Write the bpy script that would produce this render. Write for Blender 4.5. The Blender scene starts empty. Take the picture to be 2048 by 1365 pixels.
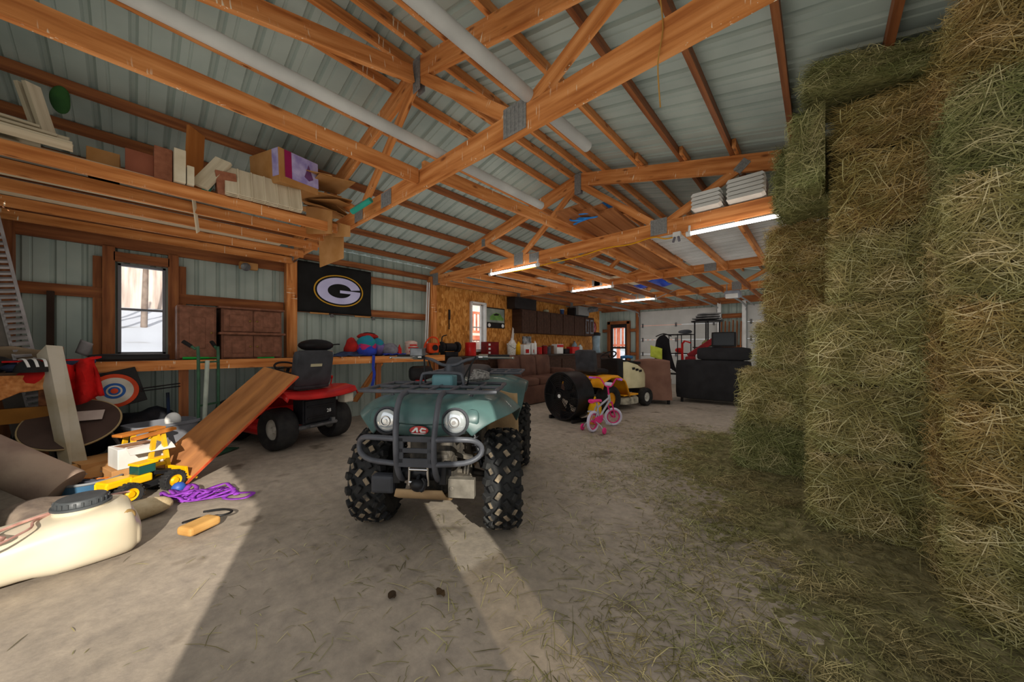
import bpy, bmesh, math, random
from mathutils import Vector as V, Matrix, Euler, noise
random.seed(7)
PI = math.pi
S = bpy.context.scene
COL = S.collection
U = random.uniform

# ------------------------------------------------------------------ camera model (used to measure the room)
F, YAW, CY, H = 682.0, math.radians(42.0), 695.0, 1.3
sy, cyw = math.sin(YAW), math.cos(YAW)
def at(px, py, d):
    t = (px-1024)/F
    return V((d*(-sy+t*cyw), d*(cyw+t*sy), H+(CY-py)/F*d))
def G(px, py, z=0.0):                      # point on a level surface of height z
    return at(px, py, F*(H-z)/(py-CY))
def WX(px, py, X):                         # point on a plane X = const
    t = (px-1024)/F
    return at(px, py, X/(-sy+t*cyw))
def WY(px, py, Y):
    t = (px-1024)/F
    return at(px, py, Y/(cyw+t*sy))

# ------------------------------------------------------------------ materials
def lin(h):
    h = h.lstrip('#')
    o = []
    for i in (0, 2, 4):
        c = int(h[i:i+2], 16)/255
        o.append(c/12.92 if c <= .04045 else ((c+.055)/1.055)**2.4)
    return (*o, 1)
_m = {}
def mat(name, c1, c2=None, rough=.65, metal=0, scale=6, stretch=(1,1,1), bump=0, bscale=None, lo=.35, hi=.65,
        emit=0, alpha=1, detail=4, trans=0, island=False, coat=0, c3=None):
    if name in _m: return _m[name]
    m = bpy.data.materials.new(name); m.use_nodes = True
    n, l = m.node_tree.nodes, m.node_tree.links
    b = n['Principled BSDF']
    b.inputs['Roughness'].default_value = rough
    b.inputs['Metallic'].default_value = metal
    b.inputs['Base Color'].default_value = lin(c1)
    if coat: b.inputs['Coat Weight'].default_value = coat
    if trans: b.inputs['Transmission Weight'].default_value = trans
    if alpha < 1: b.inputs['Alpha'].default_value = alpha
    if c2 or bump:
        tc = n.new('ShaderNodeTexCoord'); mp = n.new('ShaderNodeMapping')
        mp.inputs['Scale'].default_value = stretch
        l.new(tc.outputs['Object'], mp.inputs['Vector'])
    if c2:
        nz = n.new('ShaderNodeTexNoise'); nz.inputs['Scale'].default_value = scale; nz.inputs['Detail'].default_value = detail
        l.new(mp.outputs[0], nz.inputs['Vector'])
        r = n.new('ShaderNodeValToRGB')
        r.color_ramp.elements[0].position = lo; r.color_ramp.elements[0].color = lin(c1)
        r.color_ramp.elements[1].position = hi; r.color_ramp.elements[1].color = lin(c2)
        if c3:
            e = r.color_ramp.elements.new((lo+hi)/2); e.color = lin(c3)
        if island:
            g = n.new('ShaderNodeNewGeometry'); l.new(g.outputs['Random Per Island'], r.inputs[0])
        else:
            l.new(nz.outputs['Fac'], r.inputs[0])
        l.new(r.outputs[0], b.inputs['Base Color'])
    if bump:
        nb = n.new('ShaderNodeTexNoise'); nb.inputs['Scale'].default_value = bscale or scale*3; nb.inputs['Detail'].default_value = 5
        l.new(mp.outputs[0], nb.inputs['Vector'])
        bp = n.new('ShaderNodeBump'); bp.inputs['Strength'].default_value = bump; bp.inputs['Distance'].default_value = .02
        l.new(nb.outputs['Fac'], bp.inputs['Height']); l.new(bp.outputs[0], b.inputs['Normal'])
    if emit:
        b.inputs['Emission Color'].default_value = lin(c1); b.inputs['Emission Strength'].default_value = emit
    _m[name] = m
    return m
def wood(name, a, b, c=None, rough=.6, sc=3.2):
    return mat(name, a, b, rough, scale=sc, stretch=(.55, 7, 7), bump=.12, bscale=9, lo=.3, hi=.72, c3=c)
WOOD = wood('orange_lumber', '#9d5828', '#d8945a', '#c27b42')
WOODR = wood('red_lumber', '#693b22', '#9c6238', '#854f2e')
def drips(m):                                  # dried resin and whitewash runs across the timber
    n,l=m.node_tree.nodes,m.node_tree.links; b=n['Principled BSDF']; src=b.inputs['Base Color'].links[0].from_socket
    tc=n.new('ShaderNodeTexCoord'); mp=n.new('ShaderNodeMapping'); mp.inputs['Scale'].default_value=(75,75,8); l.new(tc.outputs['Object'],mp.inputs[0])
    a=n.new('ShaderNodeTexNoise'); a.inputs['Scale'].default_value=1; a.inputs['Detail'].default_value=1; l.new(mp.outputs[0],a.inputs[0])
    r=n.new('ShaderNodeValToRGB'); r.color_ramp.elements[0].position=.69; r.color_ramp.elements[1].position=.73; l.new(a.outputs[0],r.inputs[0])
    c=n.new('ShaderNodeTexNoise'); c.inputs['Scale'].default_value=2.2; l.new(tc.outputs['Object'],c.inputs[0])
    r2=n.new('ShaderNodeValToRGB'); r2.color_ramp.elements[0].position=.5; r2.color_ramp.elements[1].position=.6; l.new(c.outputs[0],r2.inputs[0])
    mu=n.new('ShaderNodeMath'); mu.operation='MULTIPLY'; l.new(r.outputs[0],mu.inputs[0]); l.new(r2.outputs[0],mu.inputs[1])
    k=n.new('ShaderNodeTexVoronoi'); k.inputs['Scale'].default_value=1; mk=n.new('ShaderNodeMapping'); mk.inputs['Scale'].default_value=(3.1,9,9); l.new(tc.outputs['Object'],mk.inputs[0]); l.new(mk.outputs[0],k.inputs['Vector'])
    rk=n.new('ShaderNodeValToRGB'); rk.color_ramp.elements[0].position=.06; rk.color_ramp.elements[0].color=lin('#6a3a1c'); rk.color_ramp.elements[1].position=.16; rk.color_ramp.elements[1].color=(1,1,1,1); l.new(k.outputs['Distance'],rk.inputs[0])
    m0=n.new('ShaderNodeMix'); m0.data_type='RGBA'; m0.blend_type='MULTIPLY'; m0.inputs[0].default_value=.7; l.new(src,m0.inputs[6]); l.new(rk.outputs[0],m0.inputs[7])
    mx=n.new('ShaderNodeMix'); mx.data_type='RGBA'; mx.inputs[7].default_value=lin('#ead9bd'); l.new(mu.outputs[0],mx.inputs[0]); l.new(m0.outputs[2],mx.inputs[6]); l.new(mx.outputs[2],b.inputs['Base Color'])
drips(WOOD)
PLATE = mat('galvanised_plate', '#a3a4a2', '#8b8d8c', .45, .5, scale=60)
METAL = mat('pale_steel_sheet', '#a9b3a8', '#939e95', .42, .1, scale=1.6, bump=0)
BLACK = mat('black_plastic', '#151517', '#1f1f21', .5, scale=8)
BLACKM = mat('black_metal', '#1b1b1d', '#26262a', .4, .3, scale=9)
CHROME = mat('chrome', '#d6d6d8', None, .2, 1)
STEEL = mat('worn_steel', '#8d8f92', '#6c6e72', .4, .7, scale=14)
WHITE = mat('white_paint', '#d9d7d2', '#c6c3bc', .5, scale=4)
RED = mat('red_paint', '#b71c1c', '#9c1414', .35, scale=5, coat=.3)
YEL = mat('yellow_paint', '#d9a410', '#c98f0c', .4, scale=6)
CARD = mat('cardboard', '#b58553', '#a4733f', .8, scale=5, bump=.1)
RUBBER = mat('tyre_rubber', '#1c1c1e', '#2c2b2a', .75, scale=12, bump=.2)

# ------------------------------------------------------------------ mesh builder
def frame(d, up=(0,0,1)):
    x = V(d).normalized(); u = V(up)
    if abs(x.dot(u.normalized())) > .98: u = V((0,1,0)) if abs(x.y) < .9 else V((1,0,0))
    y = u.cross(x).normalized(); z = x.cross(y).normalized()
    return x, y, z
def Rz(a): return Matrix.Rotation(a, 3, 'Z')
def Rx(a): return Matrix.Rotation(a, 3, 'X')
def Ry(a): return Matrix.Rotation(a, 3, 'Y')
class MB:
    def __init__(s): s.v=[]; s.f=[]; s.m=[]
    def add(s, vs, fs, mi=0):
        k=len(s.v); s.v += [tuple(p) for p in vs]; s.f += [tuple(i+k for i in f) for f in fs]; s.m += [mi]*len(fs); return s
    def box(s, c, d, R=None, mi=0):
        c=V(c); vs=[]
        for x in (-.5,.5):
            for y in (-.5,.5):
                for z in (-.5,.5):
                    p=V((x*d[0],y*d[1],z*d[2])); vs.append(c+(R@p if R else p))
        return s.add(vs,[(0,1,3,2),(4,6,7,5),(0,4,5,1),(2,3,7,6),(0,2,6,4),(1,5,7,3)],mi)
    def bar(s, p0, p1, w, h, up=(0,0,1), mi=0):
        p0,p1=V(p0),V(p1); x,y,z=frame(p1-p0,up)
        R=Matrix((x,y,z)).transposed()
        return s.box((p0+p1)/2,((p1-p0).length,w,h),R,mi)
    def ring(s, c, x, y, n, rx, ry=None):
        ry=rx if ry is None else ry
        return [V(c)+x*(rx*math.cos(2*PI*i/n))+y*(ry*math.sin(2*PI*i/n)) for i in range(n)]
    def skin(s, rings, caps=True, closed=False, mi=0, wrap=True):
        n=len(rings[0]); vs=[p for r in rings for p in r]; fs=[]
        R=len(rings)
        for a in range(R if closed else R-1):
            b=(a+1)%R
            for i in range(n if wrap else n-1):
                j=(i+1)%n
                fs.append((a*n+i,a*n+j,b*n+j,b*n+i))
        if caps and not closed and wrap:
            fs.append(tuple(range(n))[::-1]); fs.append(tuple((R-1)*n+i for i in range(n)))
        return s.add(vs,fs,mi)
    def cyl(s, p0, p1, r0, r1=None, n=16, mi=0, caps=True):
        p0,p1=V(p0),V(p1); x,y,z=frame(p1-p0); r1=r0 if r1 is None else r1
        return s.skin([s.ring(p0,y,z,n,r0),s.ring(p1,y,z,n,r1)],caps,mi=mi)
    def tube(s, pts, r, n=8, closed=False, mi=0, sm=0):
        P=[V(p) for p in pts]
        if sm: P=smooth(P,sm,closed)
        rings=[]; L=len(P); prev=None
        for i,p in enumerate(P):
            a=P[(i-1)%L] if (closed or i) else p; b=P[(i+1)%L] if (closed or i<L-1) else p
            d=(b-a)
            if d.length<1e-6: d=V((1,0,0))
            d.normalize()
            if prev is None: _,y,z=frame(d)
            else:
                y=(prev-d*prev.dot(d)); y=y.normalized() if y.length>1e-5 else frame(d)[1]; z=d.cross(y)
            prev=y
            rr=r[i*(len(r)-1)//max(1,L-1)] if isinstance(r,(list,tuple)) else r
            rings.append(s.ring(p,y,z,n,rr))
        return s.skin(rings,True,closed,mi)
    def lathe(s, prof, c=(0,0,0), ax=(0,0,1), n=24, mi=0, closed=False, caps=False):
        a,y,z=frame(ax); c=V(c)
        return s.skin([s.ring(c+a*h,y,z,n,max(r,1e-4)) for r,h in prof],caps,closed,mi)
    def prism(s, poly, p, R, t, mi=0):           # polygon in local xy, thickness t along local z, centred
        p=V(p); n=len(poly); vs=[]
        for k in (-.5,.5):
            vs += [p+R@V((x,y,k*t)) for x,y in poly]
        fs=[tuple(range(n))[::-1],tuple(range(n,2*n))]+[(i,(i+1)%n,n+(i+1)%n,n+i) for i in range(n)]
        return s.add(vs,fs,mi)
    def ell(s, c, r, n=16, k=10, R=None, mi=0, z0=-1, z1=1):
        c=V(c); rings=[]
        for i in range(k+1):
            a=math.asin(max(-1,min(1,z0)))+(math.asin(min(1,z1))-math.asin(max(-1,z0)))*i/k
            q=[V((r[0]*max(math.cos(a),.004)*math.cos(2*PI*j/n),r[1]*max(math.cos(a),.004)*math.sin(2*PI*j/n),r[2]*math.sin(a))) for j in range(n)]
            rings.append([c+(R@p if R else p) for p in q])
        return s.skin(rings,True,mi=mi)
    def grid(s, fn, nu, nv, mi=0):
        vs=[fn(i/nu,j/nv) for i in range(nu+1) for j in range(nv+1)]
        fs=[(i*(nv+1)+j,(i+1)*(nv+1)+j,(i+1)*(nv+1)+j+1,i*(nv+1)+j+1) for i in range(nu) for j in range(nv)]
        return s.add(vs,fs,mi)
    def ribbon(s, pts, w, nrm=(0,0,1), mi=0, sm=0):
        P=[V(p) for p in pts]
        if sm: P=smooth(P,sm)
        vs=[]
        for i,p in enumerate(P):
            d=(P[min(i+1,len(P)-1)]-P[max(i-1,0)])
            q=d.cross(V(nrm)); q=q.normalized()*w/2 if q.length>1e-6 else V((w/2,0,0))
            vs+=[p-q,p+q]
        return s.add(vs,[(2*i,2*i+1,2*i+3,2*i+2) for i in range(len(P)-1)],mi)
    def torus(s, c, ax, R, r, n=32, k=12, mi=0, rw=None):
        a,y,z=frame(ax); c=V(c); rw=rw or r; rings=[]
        for i in range(n):
            t=2*PI*i/n; o=y*math.cos(t)+z*math.sin(t)
            rings.append([c+o*(R+r*math.cos(2*PI*j/k))+a*(rw*math.sin(2*PI*j/k)) for j in range(k)])
        return s.skin(rings,False,True,mi)
    def build(s, name, mats, parent=None, bevel=0, smooth=None, solid=0, sub=0, M=None, seg=2):
        me=bpy.data.meshes.new(name); me.from_pydata(s.v,[],s.f)
        bm=bmesh.new(); bm.from_mesh(me); bmesh.ops.recalc_face_normals(bm,faces=bm.faces)
        bm.to_mesh(me); bm.free()
        for mm in (mats if isinstance(mats,(list,tuple)) else [mats]): me.materials.append(mm)
        me.polygons.foreach_set('material_index',s.m)
        if smooth: me.shade_smooth(); me.set_sharp_from_angle(angle=math.radians(smooth))
        o=bpy.data.objects.new(name,me); COL.objects.link(o)
        if parent is not None: o.parent=parent
        if M is not None: o.matrix_local=M
        if solid:
            k=o.modifiers.new('s','SOLIDIFY'); k.thickness=solid; k.offset=0
        if sub:
            k=o.modifiers.new('u','SUBSURF'); k.levels=sub; k.render_levels=sub
        if bevel:
            k=o.modifiers.new('b','BEVEL'); k.width=bevel; k.segments=seg; k.limit_method='ANGLE'; k.angle_limit=math.radians(40)
        return o
def smooth(P, k, closed=False):
    out=[]; L=len(P)
    for i in range(L if closed else L-1):
        p0=P[(i-1)%L] if (closed or i) else P[0]; p1=P[i]; p2=P[(i+1)%L]; p3=P[(i+2)%L] if (closed or i<L-2) else P[-1]
        for j in range(k):
            t=j/k
            out.append(.5*((2*p1)+(p2-p0)*t+(2*p0-5*p1+4*p2-p3)*t*t+(3*p1-p0-3*p2+p3)*t*t*t))
    if not closed: out.append(P[-1])
    return out
def tag(o, label, cat, group=None, kind=None):
    o['label']=label; o['category']=cat
    if group: o['group']=group
    if kind: o['kind']=kind
    return o
def struct(o): o['kind']='structure'; return o
def thing(name, label, cat, loc=(0,0,0), rz=0, group=None, rot=None, sc=1):
    o=bpy.data.objects.new(name,None); COL.objects.link(o); o.empty_display_size=.1
    o.location=loc; o.rotation_euler=rot or (0,0,rz); o.scale=(sc,sc,sc)
    return tag(o,label,cat,group)
KIDS={}
def dup(o, label=None, loc=None, rz=None, parent=None):      # a thing with its parts and their sub-parts
    c=o.copy(); COL.objects.link(c)
    if parent: c.parent=parent
    if label: c['label']=label
    if loc is not None: c.location=loc
    if rz is not None: c.rotation_euler=(0,0,rz)
    for ch in [k for k in COL.objects if k.parent==o]: dup(ch,parent=c)
    return c
def beam(name, p0, p1, w, h, m=None, parent=None, up=(0,0,1), bevel=.004):
    """a sawn timber of its own whose local X runs along the grain"""
    p0,p1=V(p0),V(p1); x,y,z=frame(p1-p0,up); L=(p1-p0).length
    b=MB(); b.box((0,0,0),(L,w,h))
    M=Matrix((x,y,z)).transposed().to_4x4(); M.translation=(p0+p1)/2
    return b.build(name,m or WOOD,parent,M=M)
ORD=['first','second','third','fourth','fifth','sixth','seventh','eighth','ninth','tenth','eleventh','twelfth','thirteenth','fourteenth','fifteenth']
# ------------------------------------------------------------------ building
XL, XR, RX = -6.5, 1.17, -2.674          # side walls, ridge
YF, YB = -1.15, 12.75                    # open front, far end wall
Y1, BAY = 1.72, 2.74
TY=[Y1+BAY*i for i in range(4)]
PK, SL = 3.80, .24                       # chord centre at the ridge, slope
ZB = 2.79                                # bottom chord centre
def chord(x): return PK-SL*abs(x-RX)
def roofz(x): return chord(x)+.187

# floor: concrete with stains and dust
def floor_mat():
    m=bpy.data.materials.new('dusty_concrete'); m.use_nodes=True; n,l=m.node_tree.nodes,m.node_tree.links; b=n['Principled BSDF']
    tc=n.new('ShaderNodeTexCoord')
    def nz(sc,d=6,rough=.6):
        k=n.new('ShaderNodeTexNoise'); k.inputs['Scale'].default_value=sc; k.inputs['Detail'].default_value=d; k.inputs['Roughness'].default_value=rough
        l.new(tc.outputs['Object'],k.inputs['Vector']); return k
    def ramp(src,a,ca,z,cz):
        r=n.new('ShaderNodeValToRGB'); r.color_ramp.elements[0].position=a; r.color_ramp.elements[0].color=lin(ca); r.color_ramp.elements[1].position=z; r.color_ramp.elements[1].color=lin(cz)
        l.new(src.outputs[0],r.inputs[0]); return r
    base=ramp(nz(.9),.3,'#8d857a',.72,'#aba196')
    fine=ramp(nz(9,8,.7),.3,'#776e64',.75,'#d0c7b8')
    mx=n.new('ShaderNodeMix'); mx.data_type='RGBA'; mx.blend_type='OVERLAY'; mx.inputs[0].default_value=.55
    l.new(base.outputs[0],mx.inputs[6]); l.new(fine.outputs[0],mx.inputs[7])
    st=ramp(nz(2.2,3),.62,'#ffffff',.72,'#8d857b')
    m2=n.new('ShaderNodeMix'); m2.data_type='RGBA'; m2.blend_type='MULTIPLY'; m2.inputs[0].default_value=.8
    l.new(mx.outputs[2],m2.inputs[6]); l.new(st.outputs[0],m2.inputs[7])
    l.new(m2.outputs[2],b.inputs['Base Color'])
    b.inputs['Roughness'].default_value=.8
    bp=n.new('ShaderNodeBump'); bp.inputs['Strength'].default_value=.25; bp.inputs['Distance'].default_value=.01
    l.new(nz(30,6).outputs[0],bp.inputs['Height']); l.new(bp.outputs[0],b.inputs['Normal'])
    return m
fl=MB(); fl.box(((XL+XR)/2,(YF+YB)/2-.4,-.06),(XR-XL+.2,YB-YF+1.2,.12))
struct(fl.build('floor',floor_mat()))

# corrugated sheet between two lines: p(u) along ribs spacing axis, ribs run along `run`
RIB=[(0,0),(.05,0),(.066,.027),(.088,.027),(.104,0),(.15,0),(.157,.007),(.167,.007),(.174,0),(.2,0)]
def sheet(mb, o, axis, run, length, nrm, pitch=.229, holes=()):
    o,axis,run,nrm=V(o),V(axis),V(run),V(nrm); k=0; prof=[]
    while k*pitch<length:
        for a,h in RIB:
            q=k*pitch+a*pitch/.229
            if q<=length: prof.append((q,h))
        k+=1
    prof.append((length,0))
    mb.skin([[o+axis*a+nrm*h for a,h in prof],[o+axis*a+nrm*h+run for a,h in prof]],False,wrap=False)
# roof
for side,nm in ((-1,'ceiling'),(1,'ceiling')):
    xe=XL-.1 if side<0 else XR+.1
    b=MB(); sheet(b,(RX,YF-.3,roofz(RX)),(0,1,0),(xe-RX,0,-SL*abs(xe-RX)),YB-YF+.5,(0,0,1))
    struct(b.build(nm,METAL))
# left wall with two window openings; sheets are split round the openings
WIN=[(-.13,.29,1.21,2.35),(5.62,6.06,1.22,2.40)]
b=MB()
def wall_strip(y0,y1,z0,z1): sheet(b,(XL,y0,z0),(0,1,0),(0,0,z1-z0),y1-y0,(-1,0,0))
wall_strip(YF,WIN[0][0],0,3.06); wall_strip(WIN[0][1],TY[1],0,3.06)
wall_strip(WIN[0][0],WIN[0][1],0,WIN[0][2]); wall_strip(WIN[0][0],WIN[0][1],WIN[0][3],3.06)
struct(b.build('wall_left',METAL))
# OSB lined part
def osb():
    m=bpy.data.materials.new('osb_board'); m.use_nodes=True; n,l=m.node_tree.nodes,m.node_tree.links; bb=n['Principled BSDF']
    tc=n.new('ShaderNodeTexCoord'); mp=n.new('ShaderNodeMapping'); mp.inputs['Scale'].default_value=(1,24,11)
    vo=n.new('ShaderNodeTexVoronoi'); vo.inputs['Scale'].default_value=1; l.new(tc.outputs['Object'],mp.inputs[0])
    nz=n.new('ShaderNodeTexNoise'); nz.inputs['Scale'].default_value=.8; l.new(mp.outputs[0],nz.inputs[0])
    ad=n.new('ShaderNodeMix'); ad.data_type='RGBA'; ad.blend_type='ADD'; ad.inputs[0].default_value=1
    l.new(mp.outputs[0],ad.inputs[6]); l.new(nz.outputs['Color'],ad.inputs[7]); l.new(ad.outputs[2],vo.inputs['Vector'])
    r=n.new('ShaderNodeValToRGB'); r.color_ramp.elements[0].color=lin('#8a5420'); r.color_ramp.elements[1].color=lin('#d79b55')
    e=r.color_ramp.elements.new(.5); e.color=lin('#b87836')
    l.new(vo.outputs['Color'],r.inputs[0]); l.new(r.outputs[0],bb.inputs['Base Color']); bb.inputs['Roughness'].default_value=.7
    return m
OSB=osb()
b=MB(); xo=XL+.06; a,c,z0,z1=WIN[1]
for y0,y1,q0,q1 in ((TY[1]-.05,a,0,2.72),(c,12.3,0,2.72),(a,c,0,z0),(a,c,z1,2.72)):
    b.box((xo-.03,(y0+y1)/2,(q0+q1)/2),(.06,y1-y0,q1-q0))
struct(b.build('wall_left',OSB))
b=MB(); sheet(b,(XL,12.3,0),(0,1,0),(0,0,3.06),.5,(-1,0,0)); b.skin([[V((XL-.02,TY[1],2.6)),V((XL-.02,12.3,2.6))],[V((XL-.02,TY[1],3.06)),V((XL-.02,12.3,3.06))]],False,wrap=False)
struct(b.build('wall_left',METAL))
# right wall with a window
RW=(.12,.52,.45,2.35)  # lower part added to let the near floor band of sun in
b=MB()
def rs(y0,y1,z0,z1): sheet(b,(XR,y0,z0),(0,1,0),(0,0,z1-z0),y1-y0,(1,0,0))
rs(YF,RW[0],0,3.06); rs(RW[1],YB,0,3.06); rs(RW[0],RW[1],0,RW[2]); rs(RW[0],RW[1],RW[3],3.06)
struct(b.build('wall_right',METAL))
# open front: gable above a wide doorway, short wall on the left
b=MB(); HD=2.12
for x0,x1,z0,z1 in ((XL,XR,HD,3.06),(XL,-2.5,0,HD)):
    sheet(b,(x0,YF,z0),(1,0,0),(0,0,z1-z0),x1-x0,(0,-1,0))
b.add([(XL,YF,3.05),(XR,YF,3.05),(RX,YF,roofz(RX))],[(0,1,2)])
struct(b.build('wall_front',METAL))
# far end wall with a service door and two garage doors
D1=(-4.98,-2.46,2.62); D2=(-1.65,.9,2.62); SD=(-6.17,-5.47,2.2)
b=MB()
def bs(x0,x1,z0,z1): sheet(b,(x0,YB,z0),(1,0,0),(0,0,z1-z0),x1-x0,(0,1,0))
bs(XL,SD[0],0,3.06); bs(SD[0],SD[1],SD[2],3.06); bs(SD[1],D1[0],0,3.06); bs(D1[0],D1[1],D1[2],3.06); bs(D1[1],D2[0],0,3.06); bs(D2[0],D2[1],D2[2],3.06); bs(D2[1],XR,0,3.06)
b.add([(XL,YB,3.05),(XR,YB,3.05),(RX,YB,roofz(RX))],[(0,1,2)])
struct(b.build('wall_back',METAL))

# wall framing: girts, plates and posts (trim of the setting)
NT=[0]
def trim(p0,p1,w,h,m=WOOD,up=(0,0,1)):
    NT[0]+=1
    return struct(beam('trim_%d'%NT[0],p0,p1,w,h,m,up=up))
gx=XL+.03
for y0,y1 in ((-.95,-.24),(.40,TY[0]-.09),(TY[0]+.09,TY[1]-.05)):
    trim((gx,y0,1.96),(gx,y1,1.96),.045,.13,WOODR)
trim((gx,-.95,2.6),(gx,TY[1],2.6),.045,.14,WOODR)
trim((gx,-.95,2.84),(gx,TY[1],2.84),.05,.1,WOODR)
# window surround of the near left window
for y in (-.2,.36): trim((XL+.05,y,1.13),(XL+.05,y,2.53),.09,.1,WOODR,up=(0,1,0))
for y in (-.29,.45): trim((XL+.03,y,1.13),(XL+.03,y,2.40),.04,.07,WOODR,up=(0,1,0))
trim((XL+.05,-.16,2.42),(XL+.05,.32,2.42),.09,.11,WOODR)
trim((XL+.05,-.16,1.17),(XL+.05,.32,1.17),.1,.07,mat('sill_grey','#4a4548',None,.6))
for y in (-.93,TY[0],TY[1]):                                   # wall posts
    trim((XL+.08,y,0),(XL+.08,y,2.86),.15,.15,WOOD if y>0 else WOODR,up=(0,1,0))
for x in (D1[0]-.07,D1[1]+.07,D2[0]-.07):
    trim((x,YB-.09,0),(x,YB-.09,2.75),.14,.1,WHITE if x>-4 else WOODR,up=(1,0,0))
for z in (1.05,1.95):
    trim((XL,YB-.04,z),(SD[0]-.07,YB-.04,z),.05,.12,WOODR); trim((SD[1]+.07,YB-.04,z),(D1[0]-.14,YB-.04,z),.05,.12,WOODR)
for z in (1.3,2.3): trim((D1[1]+.14,YB-.04,z),(D2[0]-.14,YB-.04,z),.05,.14,WOODR)
trim((XL,YB-.1,2.79),(XR,YB-.1,2.79),.1,.2,WOODR)
for x in (SD[0]-.05,SD[1]+.05): trim((x,YB-.05,0),(x,YB-.05,2.3),.1,.12,WOODR,up=(1,0,0))
trim((SD[0]-.1,YB-.05,2.26),(SD[1]+.1,YB-.05,2.26),.1,.12,WOODR)

# windows
GLASS=bpy.data.materials.new('window_glass'); GLASS.use_nodes=True
n,l=GLASS.node_tree.nodes,GLASS.node_tree.links
n.remove(n['Principled BSDF']); tr=n.new('ShaderNodeBsdfTransparent'); gl=n.new('ShaderNodeBsdfGlossy'); gl.inputs['Roughness'].default_value=.05
mx=n.new('ShaderNodeMixShader'); mx.inputs[0].default_value=.05; tr.inputs[0].default_value=(.93,.95,.95,1)
l.new(tr.outputs[0],mx.inputs[1]); l.new(gl.outputs[0],mx.inputs[2]); l.new(mx.outputs[0],n['Material Output'].inputs[0])
FRM=mat('grey_vinyl','#77777a',None,.5)
def window(i,x,y0,y1,z0,z1,fm,inx,sash=True):
    root=bpy.data.objects.new('window_%d'%i,None); COL.objects.link(root); root.location=(x,(y0+y1)/2,z0); struct(root)
    hy,hz=(y1-y0)/2,z1-z0; b=MB(); t=.03
    for sgn in (-1,1): b.box((0,sgn*(hy-t/2),hz/2),(.06,t,hz))
    b.box((0,0,t/2),(.06,hy*2,t)); b.box((0,0,hz-t/2),(.06,hy*2,t))
    if sash: b.box((inx*.01,0,hz*.5),(.045,hy*2,.028))
    b.build('window_frame',fm,root,bevel=.003)
    g=MB(); g.box((0,0,hz/2),(.006,hy*2-t,hz-t)); g.build('pane',GLASS,root)
    return root
window(1,XL-.01,*WIN[0],FRM,1)
window(2,XL-.03,*WIN[1],WHITE,1)
b=MB()                                                          # white reveal round the OSB window
b.box((XL+.06,WIN[1][1]+.02,1.81),(.14,.04,1.24)); b.box((XL+.06,WIN[1][0]-.02,1.81),(.14,.04,1.24)); b.box((XL+.06,5.84,2.42),(.14,.5,.04)); b.box((XL+.07,5.84,1.2),(.16,.5,.04))
struct(b.build('trim_%d'%(NT[0]+1),WHITE,bevel=.004)); NT[0]+=1
w3=window(3,XR+.01,*RW,FRM,-1,sash=False)
SCR=bpy.data.materials.new('added_dimming_screen'); SCR.use_nodes=True
n,l=SCR.node_tree.nodes,SCR.node_tree.links; n.remove(n['Principled BSDF']); tr=n.new('ShaderNodeBsdfTransparent'); tr.inputs[0].default_value=(.62,.58,.52,1); l.new(tr.outputs[0],n['Material Output'].inputs[0])
g=MB(); g.box((-.03,0,.41),(.003,.37,.78)); g.build('added_dimming_screen',SCR,w3)  # unseen screen added to dim the sun through the lower window
# service door, half glazed
root=bpy.data.objects.new('door_1',None); COL.objects.link(root); root.location=((SD[0]+SD[1])/2,YB-.02,0); struct(root)
DK=mat('dark_door','#1d1d1f','#29292b',.5)
hw=.35; b=MB()
for sgn in (-1,1): b.box((sgn*.3,0,1.1),(.1,.045,2.2))
for z,hh in ((2.13,.14),(1.28,.07),(.35,.7)): b.box((0,0,z),(.5,.045,hh))
b.build('door_frame',DK,root,bevel=.004)
g=MB(); g.box((0,0,1.38),(.5,.006,1.4)); g.build('pane',GLASS,root)
b=MB(); b.cyl((.3,-.03,1.02),(.3,-.09,1.02),.012); b.ell((.3,-.1,1.02),(.03,.03,.03)); b.build('door_handle',CHROME,root,smooth=40)
# garage doors
GD=mat('garage_door_steel','#b3b0a9','#a6a39c',.55,scale=2)
for k,(x0,x1,z1) in enumerate((D1,D2)):
    root=bpy.data.objects.new('door_%d'%(k+2),None); COL.objects.link(root); root.location=((x0+x1)/2,YB-.02,0); struct(root)
    b=MB(); w=x1-x0
    for i in range(5):
        hh=z1/5; b.box((0,0,hh*(i+.5)),(w,.04,hh-.008))
    b.build('door_panel',GD,root,bevel=.004)
    b=MB()
    for i in range(1,5):
        for xx in (0,-w/2+.1,w/2-.1): b.box((xx,-.03,z1/5*i),(.05,.02,.14))
    b.build('hinge',STEEL,root)
    b=MB()
    for sgn in (-1,1):
        b.tube([(sgn*(w/2+.02),-.06,0),(sgn*(w/2+.02),-.06,2.2),(sgn*(w/2+.02),-.12,2.45),(sgn*(w/2+.02),-.32,2.6),(sgn*(w/2+.02),-2.3,2.62)],.025,8,sm=4)
    b.build('track',PLATE,root,smooth=50)

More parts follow.
